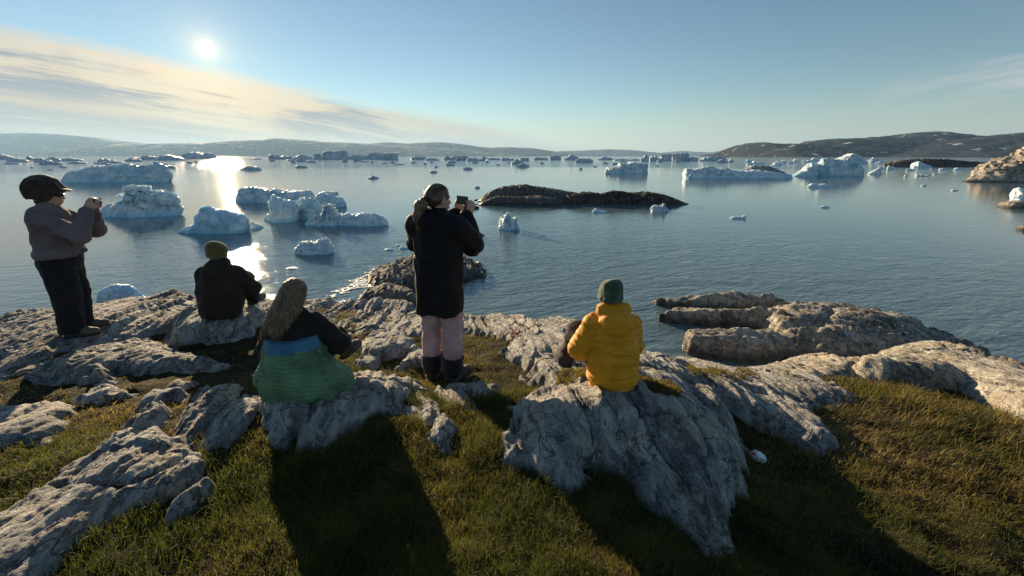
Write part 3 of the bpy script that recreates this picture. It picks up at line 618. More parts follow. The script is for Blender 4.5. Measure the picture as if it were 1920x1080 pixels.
berg([(502,408),(504,382),(507,368),(516,374),(530,378),(548,380),(553,388)], 418, 0.75, 3.4, 0.10, m_ice, 'upright white block iceberg with a pointed left corner', seed=10)
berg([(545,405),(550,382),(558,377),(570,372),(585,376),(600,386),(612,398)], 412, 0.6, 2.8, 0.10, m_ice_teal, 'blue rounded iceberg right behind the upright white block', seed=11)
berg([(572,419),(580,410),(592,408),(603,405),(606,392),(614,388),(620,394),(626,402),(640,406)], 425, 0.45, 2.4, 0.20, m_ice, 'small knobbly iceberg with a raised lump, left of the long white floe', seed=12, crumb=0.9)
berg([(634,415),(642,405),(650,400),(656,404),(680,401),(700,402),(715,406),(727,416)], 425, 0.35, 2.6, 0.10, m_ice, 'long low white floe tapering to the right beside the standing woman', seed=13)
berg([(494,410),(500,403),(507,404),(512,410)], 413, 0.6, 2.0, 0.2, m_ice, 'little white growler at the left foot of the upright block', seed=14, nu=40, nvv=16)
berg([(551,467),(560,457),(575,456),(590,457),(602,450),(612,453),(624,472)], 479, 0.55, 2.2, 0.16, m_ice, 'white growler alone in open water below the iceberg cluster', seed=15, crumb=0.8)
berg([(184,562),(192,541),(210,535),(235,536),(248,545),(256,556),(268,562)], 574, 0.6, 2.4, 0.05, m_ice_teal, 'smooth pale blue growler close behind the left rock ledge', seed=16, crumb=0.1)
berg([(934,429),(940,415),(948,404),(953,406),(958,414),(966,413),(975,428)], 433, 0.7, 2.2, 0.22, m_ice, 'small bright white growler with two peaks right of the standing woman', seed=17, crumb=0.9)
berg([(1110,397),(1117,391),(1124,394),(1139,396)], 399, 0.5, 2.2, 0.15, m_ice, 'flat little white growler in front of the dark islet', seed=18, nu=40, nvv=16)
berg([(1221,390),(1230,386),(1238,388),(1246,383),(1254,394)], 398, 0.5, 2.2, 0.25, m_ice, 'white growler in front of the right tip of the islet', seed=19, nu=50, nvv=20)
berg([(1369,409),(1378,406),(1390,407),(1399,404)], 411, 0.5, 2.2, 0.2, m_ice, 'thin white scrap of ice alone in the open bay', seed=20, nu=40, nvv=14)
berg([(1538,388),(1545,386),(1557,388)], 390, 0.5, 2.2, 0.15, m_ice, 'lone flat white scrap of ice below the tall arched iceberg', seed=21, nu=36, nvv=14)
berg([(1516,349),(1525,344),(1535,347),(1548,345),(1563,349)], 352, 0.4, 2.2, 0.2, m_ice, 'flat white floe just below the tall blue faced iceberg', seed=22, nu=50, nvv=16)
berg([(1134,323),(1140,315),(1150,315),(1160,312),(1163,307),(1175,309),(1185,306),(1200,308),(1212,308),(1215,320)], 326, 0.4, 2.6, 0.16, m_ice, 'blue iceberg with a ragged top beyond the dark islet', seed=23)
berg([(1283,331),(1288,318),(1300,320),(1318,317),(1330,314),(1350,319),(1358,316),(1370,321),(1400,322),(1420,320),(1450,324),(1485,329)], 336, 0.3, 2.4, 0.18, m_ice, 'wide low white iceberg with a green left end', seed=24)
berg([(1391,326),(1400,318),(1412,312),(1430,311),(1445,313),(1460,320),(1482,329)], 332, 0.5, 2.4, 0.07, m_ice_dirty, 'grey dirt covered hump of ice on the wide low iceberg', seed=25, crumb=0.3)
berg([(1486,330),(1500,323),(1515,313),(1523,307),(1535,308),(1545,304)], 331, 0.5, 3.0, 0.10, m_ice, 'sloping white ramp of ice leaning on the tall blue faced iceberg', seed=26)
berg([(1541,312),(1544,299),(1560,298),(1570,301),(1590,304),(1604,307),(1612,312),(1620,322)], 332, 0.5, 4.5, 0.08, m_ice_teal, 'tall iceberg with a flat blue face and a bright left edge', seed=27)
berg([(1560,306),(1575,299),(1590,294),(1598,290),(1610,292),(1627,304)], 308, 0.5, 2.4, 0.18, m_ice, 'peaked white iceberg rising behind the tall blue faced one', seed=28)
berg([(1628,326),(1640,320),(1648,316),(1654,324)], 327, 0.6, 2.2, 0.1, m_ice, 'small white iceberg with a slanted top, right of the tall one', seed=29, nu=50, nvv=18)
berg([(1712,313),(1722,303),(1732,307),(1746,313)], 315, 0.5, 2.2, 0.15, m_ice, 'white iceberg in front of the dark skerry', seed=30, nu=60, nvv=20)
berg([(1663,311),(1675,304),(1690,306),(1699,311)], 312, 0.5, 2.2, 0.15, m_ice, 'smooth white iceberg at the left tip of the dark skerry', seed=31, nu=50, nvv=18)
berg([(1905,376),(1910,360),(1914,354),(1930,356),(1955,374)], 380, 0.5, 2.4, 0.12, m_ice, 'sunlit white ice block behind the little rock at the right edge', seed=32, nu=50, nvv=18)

# far ice: one object each, described by its place in the row
rg = np.random.default_rng(11)
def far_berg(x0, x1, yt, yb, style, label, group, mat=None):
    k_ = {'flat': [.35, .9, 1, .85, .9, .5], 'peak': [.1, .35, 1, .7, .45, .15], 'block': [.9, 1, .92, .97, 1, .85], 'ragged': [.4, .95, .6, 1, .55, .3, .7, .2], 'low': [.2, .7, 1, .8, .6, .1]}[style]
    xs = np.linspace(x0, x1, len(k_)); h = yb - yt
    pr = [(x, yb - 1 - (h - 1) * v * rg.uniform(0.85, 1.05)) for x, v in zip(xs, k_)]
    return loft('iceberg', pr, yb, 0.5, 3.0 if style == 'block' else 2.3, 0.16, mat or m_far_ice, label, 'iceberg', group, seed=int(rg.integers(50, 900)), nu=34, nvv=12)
ORD = ['first', 'second', 'third', 'fourth', 'fifth', 'sixth', 'seventh', 'eighth', 'ninth', 'tenth', 'eleventh', 'twelfth', 'thirteenth', 'fourteenth', 'fifteenth', 'sixteenth', 'seventeenth', 'eighteenth', 'nineteenth', 'twentieth', 'twenty first', 'twenty second', 'twenty third', 'twenty fourth', 'twenty fifth', 'twenty sixth']
def row(items, where, group, mat=None):
    items = sorted(items)
    words = {'flat': 'flat topped', 'peak': 'pointed', 'block': 'blocky', 'ragged': 'ragged', 'low': 'low thin'}
    for st in words:
        mem = [i for i in items if i[4] == st]
        for j, it in enumerate(mem):
            lab = ('only %s ice %s' % (words[st], where)) if len(mem) == 1 else '%s %s ice from the left %s' % (ORD[j], words[st], where)
            far_berg(*it, lab, group, mat)
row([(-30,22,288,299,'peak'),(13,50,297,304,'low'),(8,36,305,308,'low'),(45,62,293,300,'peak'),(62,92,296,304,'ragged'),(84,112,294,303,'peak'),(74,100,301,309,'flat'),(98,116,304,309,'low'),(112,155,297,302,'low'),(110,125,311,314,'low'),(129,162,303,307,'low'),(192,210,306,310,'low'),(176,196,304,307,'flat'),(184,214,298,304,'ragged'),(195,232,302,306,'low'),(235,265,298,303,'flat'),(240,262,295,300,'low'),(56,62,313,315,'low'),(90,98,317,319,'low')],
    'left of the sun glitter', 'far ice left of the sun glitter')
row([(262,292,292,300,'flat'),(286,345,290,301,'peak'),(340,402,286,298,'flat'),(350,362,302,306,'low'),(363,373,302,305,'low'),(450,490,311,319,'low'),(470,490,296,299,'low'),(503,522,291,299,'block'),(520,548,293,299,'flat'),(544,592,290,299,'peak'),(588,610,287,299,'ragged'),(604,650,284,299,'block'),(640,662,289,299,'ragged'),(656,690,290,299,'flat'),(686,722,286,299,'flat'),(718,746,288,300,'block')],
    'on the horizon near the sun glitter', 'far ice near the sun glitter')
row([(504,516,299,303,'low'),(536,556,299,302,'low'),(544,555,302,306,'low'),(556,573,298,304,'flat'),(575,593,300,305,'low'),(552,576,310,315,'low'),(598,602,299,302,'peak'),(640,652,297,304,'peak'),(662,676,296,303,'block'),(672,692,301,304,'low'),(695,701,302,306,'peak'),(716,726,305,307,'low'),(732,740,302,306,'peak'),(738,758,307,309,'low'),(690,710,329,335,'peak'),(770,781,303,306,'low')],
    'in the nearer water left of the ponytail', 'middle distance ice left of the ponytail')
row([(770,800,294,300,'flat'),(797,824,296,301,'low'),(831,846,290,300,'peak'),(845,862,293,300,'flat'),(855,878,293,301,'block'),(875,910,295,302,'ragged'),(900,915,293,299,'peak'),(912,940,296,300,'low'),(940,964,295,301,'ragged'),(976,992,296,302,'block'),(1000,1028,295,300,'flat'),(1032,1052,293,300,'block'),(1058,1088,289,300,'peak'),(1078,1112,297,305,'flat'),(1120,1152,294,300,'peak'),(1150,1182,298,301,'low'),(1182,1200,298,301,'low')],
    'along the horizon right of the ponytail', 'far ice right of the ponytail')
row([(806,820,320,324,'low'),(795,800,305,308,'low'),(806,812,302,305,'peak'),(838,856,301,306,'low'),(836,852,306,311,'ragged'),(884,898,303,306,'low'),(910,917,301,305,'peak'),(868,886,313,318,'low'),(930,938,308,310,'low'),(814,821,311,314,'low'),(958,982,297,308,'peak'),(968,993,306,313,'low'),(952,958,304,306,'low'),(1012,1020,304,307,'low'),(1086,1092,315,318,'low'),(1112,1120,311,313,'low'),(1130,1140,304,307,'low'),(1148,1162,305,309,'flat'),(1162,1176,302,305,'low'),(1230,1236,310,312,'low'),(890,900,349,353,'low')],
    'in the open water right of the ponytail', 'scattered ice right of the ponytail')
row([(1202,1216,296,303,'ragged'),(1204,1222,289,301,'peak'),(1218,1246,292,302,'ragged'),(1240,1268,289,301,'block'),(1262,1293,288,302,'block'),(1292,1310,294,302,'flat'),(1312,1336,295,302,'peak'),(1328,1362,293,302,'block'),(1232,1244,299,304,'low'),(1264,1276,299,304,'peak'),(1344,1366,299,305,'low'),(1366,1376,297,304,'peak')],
    'in the pale chain left of the dark mountain', 'pale iceberg chain left of the dark mountain')
items = []
for i in range(46):
    x = rg.uniform(1385, 1690); dd = rg.uniform(0, 1) ** 1.6; yb_ = 299 + 5 + dd * 18; wdt = rg.uniform(6, 20) * (1.15 - 0.3 * dd); hh = rg.uniform(3, 7.5)
    if 1480 < x < 1635 and yb_ > 306: yb_ = 305 - rg.uniform(0, 3)
    items.append((x, x + wdt, yb_ - hh, yb_, ['peak', 'ragged', 'low', 'flat'][i % 4]))
row(items, 'in the brash below the dark mountain', 'white brash ice below the dark mountain', m_ice)
row([(1700,1716,316,320,'ragged'),(1762,1776,315,319,'low'),(1790,1804,314,318,'peak'),(1718,1742,327,331,'ragged'),(1750,1760,325,327,'low'),(1728,1738,346,349,'low'),(1785,1797,355,358,'low'),(1844,1868,334,339,'low'),(1895,1912,335,339,'low'),(1766,1784,298,303,'flat'),(1696,1702,328,331,'low'),(1745,1749,316,318,'peak')],
    'in the bay at right', 'white ice scraps in the right bay', m_ice)
row([(536,560,501,505,'low'),(720,738,466,470,'low'),(742,756,458,462,'ragged'),(748,766,462,467,'low')], 'close to shore by the black jacket', 'ice crumbs close to shore', m_ice)

# ------------------------------------------------------------------ islets and the far shore
isl = lambda prof, yb, depth, label, seed, name='islet', mat=None, **k: loft(name, prof, yb, depth, 2.2, k.pop('crag', 0.14), mat or m_rock_dark, label, k.pop('cat', 'rock'), seed=seed, freq=k.pop('freq', 2.2), nu=k.pop('nu', 170), nvv=48, **k)
isl([(888,381),(903,371),(922,359),(945,352),(985,349),(1020,354),(1045,358),(1085,364),(1110,378)], 381, 0.45, 'highest dark lobe of the islet in the bay', 41)
isl([(888,387),(905,378),(935,369),(975,371),(1010,368),(1045,373),(1066,383)], 387, 0.35, 'low dark front lobe at the left of the islet', 42)
isl([(1040,381),(1065,370),(1100,364),(1130,367),(1150,362),(1190,366),(1215,364),(1245,368),(1265,375),(1290,382)], 386, 0.32, 'long knobbly right half of the dark islet', 43, crag=0.3, freq=3.5)
isl([(856,391),(875,383),(898,388)], 392, 0.5, 'small flat dark rock at the left foot of the islet', 44, nu=60)
isl([(1806,341),(1825,336),(1850,326),(1885,309),(1925,290),(1990,270),(2060,268),(2130,305)], 343, 0.25, 'tan rocky shore slope at the right edge', 45, 'rock_slope', m_rock_tan, freq=3, crag=0.16)
isl([(1660,309),(1695,302),(1730,300),(1765,300),(1800,303),(1835,305),(1880,312)], 313, 0.2, 'long low black skerry below the brown mountain', 46, 'skerry', crag=0.25)
isl([(1882,389),(1895,380),(1915,377),(1960,384),(2000,392)], 393, 0.5, 'small tan rock at the right edge of the water', 47, 'rock', m_rock_tan, nu=60)
isl([(1912,431),(1920,424),(1950,426),(1970,434)], 434, 0.5, 'tip of a rock cut by the right edge of the photo', 48, 'rock', m_rock_tan, nu=60)

# ================================================================== people
def surfnet(f, org, h):
    """naive surface nets: f<0 inside; returns vertices and quads"""
    s = f < 0
    nx, ny, nz = f.shape
    cnt = np.zeros((nx - 1, ny - 1, nz - 1), np.float32); P = np.zeros((nx - 1, ny - 1, nz - 1, 3), np.float32)
    def sub(a, o): return a[o[0]:nx - 1 + o[0], o[1]:ny - 1 + o[1], o[2]:nz - 1 + o[2]]
    corners = [(i, j, k) for i in (0, 1) for j in (0, 1) for k in (0, 1)]
    for a in corners:
        for ax in range(3):
            if a[ax]: continue
            b = list(a); b[ax] = 1
            fa, fb = sub(f, a), sub(f, b); m = (fa < 0) != (fb < 0)
            if not m.any(): continue
            t = np.where(m, fa / np.where(m, fa - fb, 1), 0)
            for q_ in range(3):
                P[..., q_] += np.where(m, a[q_] + (t if q_ == ax else 0), 0)
            cnt += m
    act = cnt > 0
    idx = np.full(act.shape, -1, np.int64); idx[act] = np.arange(act.sum())
    c = np.stack(np.nonzero(act), -1)
    V = (c + P[act] / cnt[act][:, None]) * h + org
    quads = []
    for ax in range(3):
        o1, o2 = [(1, 2), (2, 0), (0, 1)][ax]
        sl0 = [slice(1, -1)] * 3; sl0[ax] = slice(0, -1); sl1 = [slice(1, -1)] * 3; sl1[ax] = slice(1, None)
        a, b = s[tuple(sl0)], s[tuple(sl1)]; m = a != b
        e = np.stack(np.nonzero(m), -1); e[:, o1] += 1; e[:, o2] += 1
        if not len(e): continue
        def cell(d1, d2):
            q_ = e.copy(); q_[:, o1] -= d1; q_[:, o2] -= d2; return idx[q_[:, 0], q_[:, 1], q_[:, 2]]
        q4 = np.stack([cell(1, 1), cell(0, 1), cell(0, 0), cell(1, 0)], -1)
        flip = ~a[m]; q4[flip] = q4[flip][:, ::-1]; quads.append(q4)
    return V, np.concatenate(quads)
def cap(a, b, r1, r2=None, s=(1, 1, 1)): return ('c', np.array(a, float), np.array(b, float), r1, r1 if r2 is None else r2, np.array(s, float))
def ell(c, r, rot=(0, 0, 0)): return ('e', np.array(c, float), np.array(r, float), rot)
def chain(pts, rs, s=(1, 1, 1)): return [cap(pts[i], pts[i + 1], rs[i], rs[i + 1], s) for i in range(len(pts) - 1)]
def sdf(prims, X, Y, Z, k):
    f = np.full(np.broadcast(X, Y, Z).shape, 1.0, np.float32)
    ax = [X[:, 0, 0], Y[0, :, 0], Z[0, 0, :]]
    for p in prims:
        if p[0] == 'c':
            _, a, b, r1, r2, s = p; mr = max(r1, r2) * s; lo = np.minimum(a, b) - mr - k * 2; hi = np.maximum(a, b) + mr + k * 2
        else:
            _, c, r, rot = p; mr = max(r); lo = c - mr - k * 2; hi = c + mr + k * 2
        sl = tuple(slice(max(int(np.searchsorted(ax[i], lo[i])) - 1, 0), int(np.searchsorted(ax[i], hi[i])) + 1) for i in range(3))
        x, y, z = X[sl[0]], Y[:, sl[1]], Z[:, :, sl[2]]
        if p[0] == 'c':
            aa_, bb = a / s, b / s; d = bb - aa_; L2 = max(float(d @ d), 1e-9)
            px_, py_, pz_ = x / s[0] - aa_[0], y / s[1] - aa_[1], z / s[2] - aa_[2]
            t = np.clip((px_ * d[0] + py_ * d[1] + pz_ * d[2]) / L2, 0, 1)
            g_ = (np.sqrt((px_ - d[0] * t) ** 2 + (py_ - d[1] * t) ** 2 + (pz_ - d[2] * t) ** 2) - (r1 + (r2 - r1) * t)) * min(s)
        else:
            M = np.array(__import__('mathutils').Euler(rot).to_matrix()).T
            dx, dy, dz = x - c[0], y - c[1], z - c[2]
            q_ = [(M[i, 0] * dx + M[i, 1] * dy + M[i, 2] * dz) / r[i] for i in range(3)]
            n_ = np.sqrt(q_[0] ** 2 + q_[1] ** 2 + q_[2] ** 2); g_ = (n_ - 1) * min(r)
        o = f[sl]
        hh = np.clip(0.5 + 0.5 * (o - g_) / k, 0, 1)
        f[sl] = o * (1 - hh) + g_ * hh - k * hh * (1 - hh)
    return f
def solid(name, prims, mat, parent=None, h=0.010, k=0.03, mod=None):
    lo, hi = np.full(3, 9.0), np.full(3, -9.0)
    for p in prims:
        if p[0] == 'c': mr = max(p[3], p[4]) * p[5]; lo = np.minimum(lo, np.minimum(p[1], p[2]) - mr); hi = np.maximum(hi, np.maximum(p[1], p[2]) + mr)
        else: mr = max(p[2]); lo = np.minimum(lo, p[1] - mr); hi = np.maximum(hi, p[1] + mr)
    lo -= 0.04 + h; hi += 0.04 + h
    n_ = [int((hi[i] - lo[i]) / h) + 2 for i in range(3)]
    X = (lo[0] + np.arange(n_[0]) * h).astype(np.float32)[:, None, None]; Y = (lo[1] + np.arange(n_[1]) * h).astype(np.float32)[None, :, None]; Z = (lo[2] + np.arange(n_[2]) * h).astype(np.float32)[None, None, :]
    f = sdf(prims, X, Y, Z, k)
    if mod: f = mod(X, Y, Z, f)
    f[0] = f[-1] = 1; f[:, 0] = f[:, -1] = 1; f[:, :, 0] = f[:, :, -1] = 1
    V, Q = surfnet(f, lo, h)
    return mesh(name, V, Q, mat, True, parent)
def folds(amp, fx, fy, fz, seed=0, octv=2):
    def m(X, Y, Z, f):
        n_ = np.where(np.abs(f) < 0.05, 0.0, 0.0).astype(np.float32)
        i = np.nonzero(np.abs(f) < 0.05)
        x, y, z = X[i[0], 0, 0], Y[0, i[1], 0], Z[0, 0, i[2]]
        v = 1 - 2 * np.abs(fbm(x * fx, y * fy, z * fz + 0.8 * vnoise(x * 5, y * 5, z * 5, seed + 7), octaves=octv, seed=seed))
        n_[i] = v * amp; return f - n_
    return m
def cut(*planes):                                # keep the side where n.p < d
    def m(X, Y, Z, f):
        for (a, b, c, d) in planes: f = np.maximum(f, (a * X + b * Y + c * Z - d) / math.sqrt(a * a + b * b + c * c))
        return f
    return m
def mods(*ms):
    def m(X, Y, Z, f):
        for g_ in ms: f = g_(X, Y, Z, f)
        return f
    return m
def cloth(name, col, rough=0.85, sheen=0.2, weave=260.0, bump=0.25, var=0.25):
    m, n = material(name)
    o = n.n('ShaderNodeTexCoord').outputs['Object']
    c = n.mix(n.ss(n.noise(o, 6, 5, 0.6), 0.3, 0.7), tuple(v * (1 - var) for v in col), tuple(v * (1 + var) for v in col))
    h = n.math('ADD', n.math('MULTIPLY', n.noise(o, weave, 2, 0.5), 0.25), n.math('MULTIPLY', n.noise(n.scale(o, 1, 1, 2.2), 26, 4, 0.6), 1.0))
    bp = n.n('ShaderNodeBump', {'Height': h, 'Strength': bump, 'Distance': 0.012}).outputs[0]
    b = n.n('ShaderNodeBsdfPrincipled', {'Base Color': c, 'Roughness': rough, 'Normal': bp, 'Sheen Weight': sheen, 'Sheen Roughness': 0.5})
    b.inputs['Specular IOR Level'].default_value = 0.25
    finish(n, b); return m
def hair_mat(name, c1, c2):
    m, n = material(name)
    o = n.n('ShaderNodeTexCoord').outputs['Object']
    s_ = n.noise(n.scale(o, 90, 90, 5), 1.0, 4, 0.6)
    c = n.mix(n.ss(s_, 0.35, 0.65), c1, c2)
    bp = n.n('ShaderNodeBump', {'Height': s_, 'Strength': 0.8, 'Distance': 0.01}).outputs[0]
    b = n.n('ShaderNodeBsdfPrincipled', {'Base Color': c, 'Roughness': 0.45, 'Normal': bp, 'Sheen Weight': 0.05}); finish(n, b); return m
m_skin, n = material("skin")
b = n.n('ShaderNodeBsdfPrincipled', {'Base Color': n.mix(n.noise(n.n('ShaderNodeTexCoord').outputs['Object'], 30, 3), (0.46, 0.26, 0.18), (0.56, 0.34, 0.25)), 'Roughness': 0.5, 'Subsurface Weight': 0.15, 'Subsurface Radius': (0.3, 0.12, 0.06), 'Subsurface Scale': 0.03}); finish(n, b)
m_blackjk = cloth("black_shell_fabric", (0.006, 0.006, 0.009), 0.7, 0.0)
m_pink = cloth("dusty_pink_fabric", (0.40, 0.27, 0.29))
m_gaiter = cloth("black_gaiter_fabric", (0.012, 0.012, 0.015), 0.7)
m_boot = cloth("brown_boot_leather", (0.055, 0.042, 0.032), 0.7)
m_tanboot = cloth("olive_boot_leather", (0.10, 0.085, 0.06), 0.7)
m_sole = cloth("boot_rubber", (0.015, 0.014, 0.013), 0.8)
m_mauve = cloth("grey_mauve_fleece", (0.15, 0.118, 0.125), 0.95, 0.1)
m_navy = cloth("dark_navy_trousers", (0.012, 0.012, 0.016), 0.85, 0.05)
m_brownjk = cloth("dark_brown_jacket", (0.026, 0.019, 0.014), 0.85, 0.05)
m_olive = cloth("olive_knit", (0.115, 0.092, 0.022), 0.95, 0.4, 140, 0.5)
m_darktop = cloth("charcoal_brown_fleece", (0.020, 0.016, 0.014), 0.95, 0.05)
m_green = cloth("green_quilted_shell", (0.10, 0.20, 0.10), 0.5, 0.1)
m_blue = cloth("blue_lining", (0.045, 0.16, 0.26), 0.6, 0.1)
m_yellow = cloth("mustard_padded_shell", (0.66, 0.28, 0.008), 0.55, 0.1, var=0.12)
m_plum = cloth("dark_plum_trousers", (0.045, 0.034, 0.038), 0.85, 0.05)
m_knitgreen = cloth("mottled_green_knit", (0.050, 0.085, 0.045), 0.95, 0.4, 120, 0.6, 0.7)
m_cap = cloth("brown_cap_leather", (0.050, 0.036, 0.026), 0.75, 0.1, var=0.6)
m_hairbrown = hair_mat("brown_hair", (0.050, 0.024, 0.011), (0.14, 0.075, 0.036))
m_hairblond = hair_mat("dark_blond_hair", (0.075, 0.042, 0.022), (0.21, 0.13, 0.07))
m_hairdark = hair_mat("dark_hair", (0.012, 0.009, 0.007), (0.04, 0.028, 0.02))
m_black, n = material("black_phone_glass"); b = n.n('ShaderNodeBsdfPrincipled', {'Base Color': (0.008, 0.008, 0.01, 1), 'Roughness': 0.25}); finish(n, b)
m_lens, n = material("lens_glass"); b = n.n('ShaderNodeBsdfPrincipled', {'Base Color': (0.03, 0.03, 0.05, 1), 'Roughness': 0.05}); finish(n, b)

def strands(name, paths, n_, mat, parent, wid=0.0022, seed=0, flare=1.06):
    """loose hair: thin ribbons that follow the locks' centre lines at their surface"""
    r = np.random.default_rng(seed); V, Q = [], []
    for i in range(n_):
        pts, rad = paths[r.integers(len(paths))]; P = np.array(pts, float); rad = np.array(rad, float)
        t = np.linspace(r.uniform(0, .35), r.uniform(.75, 1.03), 9) * (len(P) - 1); tc = np.clip(t, 0, len(P) - 1)
        C_ = np.stack([np.interp(tc, np.arange(len(P)), P[:, a]) for a in range(3)], -1) + (P[-1] - P[-2]) * np.maximum(t - (len(P) - 1), 0)[:, None]
        rr_ = np.interp(tc, np.arange(len(P)), rad) * r.uniform(.9, flare) + .001
        T = np.gradient(C_, axis=0); T /= np.linalg.norm(T, axis=1)[:, None]
        a = np.cross(T, np.array([0.3, 1, 0.2])); a /= np.linalg.norm(a, axis=1)[:, None]; b_ = np.cross(T, a)
        th_ = r.uniform(0, 2 * np.pi) + r.normal(0, .25) * np.linspace(0, 1, 9); c_, s_ = np.cos(th_)[:, None], np.sin(th_)[:, None]
        L_ = C_ + (a * c_ + b_ * s_) * rr_[:, None] + r.normal(0, .0025, 3) * np.linspace(0, 1, 9)[:, None] * 3
        w_ = (-a * s_ + b_ * c_) * wid * np.linspace(1, .35, 9)[:, None]
        k0 = len(V); V += [p for q in zip(L_ - w_, L_ + w_) for p in q]
        Q += [(k0 + 2 * j, k0 + 2 * j + 1, k0 + 2 * j + 3, k0 + 2 * j + 2) for j in range(8)]
    return mesh(name, np.array(V), np.array(Q), mat, True, parent)
def head(c, yaw=0.0, pitch=0.0, sc=1.0):
    """skull, jaw, nose, ears, eye sockets; c = head centre, facing +y turned by yaw"""
    Rm = np.array(Matrix.Rotation(yaw, 3, 'Z') @ Matrix.Rotation(pitch, 3, 'X')); c = np.array(c, float)
    P = lambda x, y, z: c + Rm @ (np.array([x, y, z]) * sc)
    r = lambda *v: tuple(a * sc for a in v); eu = (pitch, 0, yaw)
    out = [ell(P(0, -.010, .028), r(.076, .094, .090), eu), ell(P(0, .020, -.030), r(.060, .070, .080), eu), ell(P(0, .052, -.080), r(.036, .034, .030), eu),
           cap(P(0, .088, .010), P(0, .107, -.028), .010 * sc, .016 * sc), ell(P(-.017, .102, -.032), r(.010, .010, .009), eu), ell(P(.017, .102, -.032), r(.010, .010, .009), eu),
           cap(P(-.022, .086, -.058), P(.022, .086, -.058), .008 * sc), cap(P(-.020, .084, -.068), P(.020, .084, -.068), .009 * sc),
           cap(P(-.045, .078, .020), P(-.015, .086, .018), .009 * sc), cap(P(.045, .078, .020), P(.015, .086, .018), .009 * sc),
           ell(P(-.040, .064, -.022), r(.024, .022, .022), eu), ell(P(.040, .064, -.022), r(.024, .022, .022), eu),
           ell(P(-.078, -.008, -.010), r(.012, .022, .034), eu), ell(P(.078, -.008, -.010), r(.012, .022, .034), eu)]
    return out, P
def hand(w, d, palm, curl=0.9, right=True, sc=1.0):
    """w wrist, d direction of the palm, palm = normal the fingers close towards; five separate bent fingers"""
    w = np.array(w, float); d = np.array(d, float); d /= np.linalg.norm(d); pn = np.array(palm, float); pn -= d * (pn @ d); pn /= np.linalg.norm(pn)
    s = np.cross(d, pn) * (1 if right else -1)
    out = [cap(w, w + d * .03 * sc, .026 * sc, .030 * sc), cap(w + d * .035 * sc - s * .020 * sc, w + d * .085 * sc - s * .030 * sc, .016 * sc), cap(w + d * .035 * sc + s * .018 * sc, w + d * .085 * sc + s * .028 * sc, .016 * sc), cap(w + d * .04 * sc, w + d * .088 * sc, .018 * sc)]
    for i, (o, ln, sp) in enumerate(((-.032, .068, -.10), (-.011, .078, -.03), (.011, .074, .03), (.031, .060, .10))):
        b = w + (d * .090 + s * o) * sc; dr = d + s * sp; a = 0.0; r0 = .0092 * sc
        for j, fr in enumerate((.45, .32, .27)):
            a += curl * (0.35, .55, .45)[j]
            e = b + (dr * math.cos(a) + pn * math.sin(a)) * ln * fr * sc; out.append(cap(b, e, r0 * (1 - .08 * j), r0 * (.92 - .1 * j))); b = e
    t0 = w + (d * .030 - s * .028) * sc; t1 = t0 + (d * .030 - s * .022 + pn * .012) * sc; t2 = t1 + (d * .030 - s * .002 + pn * .016) * sc
    return out + [cap(t0, t1, .014 * sc, .012 * sc), cap(t1, t2, .011 * sc, .009 * sc)]
def boot(name, ankle, toe_dir, mat, parent, ground, sole=True):
    a = np.array(ankle, float); d = np.array([math.sin(toe_dir), math.cos(toe_dir), 0]); z = ground
    g0 = np.array([a[0], a[1], z])
    up_ = [cap(a + (0, 0, .09), a + (0, 0, .0), .056, .055), cap(g0 - d * .035 + (0, 0, .055), g0 + d * .11 + (0, 0, .050), .047, .044, (1, 1, 1)), cap(g0 + d * .10 + (0, 0, .045), g0 + d * .185 + (0, 0, .040), .046, .040)]
    o = solid(name, up_, mat, parent, 0.008, 0.03, mods(cut((0, 0, -1, -(z + .012))), folds(0.004, 22, 22, 22, 3)))
    so = [cap(g0 - d * .05 + (0, 0, .016), g0 + d * .10 + (0, 0, .016), .047, .045), cap(g0 + d * .10 + (0, 0, .016), g0 + d * .19 + (0, 0, .018), .048, .041)]
    solid('sole', so, m_sole, o, 0.008, 0.02, cut((0, 0, 1, z + .026), (0, 0, -1, -(z - .004))))
    return o
def person(loc, yaw, label, group=None):
    e = empty('person', loc, yaw); tag(e, label, 'person', group); return e
def on_rock(x, y):
    c = max([float(f(np.array([x]), np.array([y]))[0][0]) for lo, hi, f in ROCKS if lo[0] < x < hi[0] and lo[1] < y < hi[1]] + [-9])
    return max(c, float(ground_z(np.array([x]), np.array([y]))[0]))
def spot(px, py, dz=0.0):
    """point where the photo pixel's sight line meets rock or turf"""
    d = ray(px, py); prev = None
    for t in np.linspace(1.0, 9, 1600):
        P = CAM + d * t
        if P[2] < on_rock(P[0], P[1]) + dz: return P
    return P
def fit(foot, headtop, px_head, nominal):
    z = aty(px_head, headtop, foot[1])[2] - foot[2]; return z / nominal
def quilt(period, amp, z0=0.0, tilt=0.0, power=0.5):
    def m(X, Y, Z, f):
        q_ = np.abs(np.sin(np.pi * (Z + tilt * X - z0) / period)) ** power
        return f - amp * (q_ - 0.5)
    return m
V3 = lambda *a: np.array(a, float)

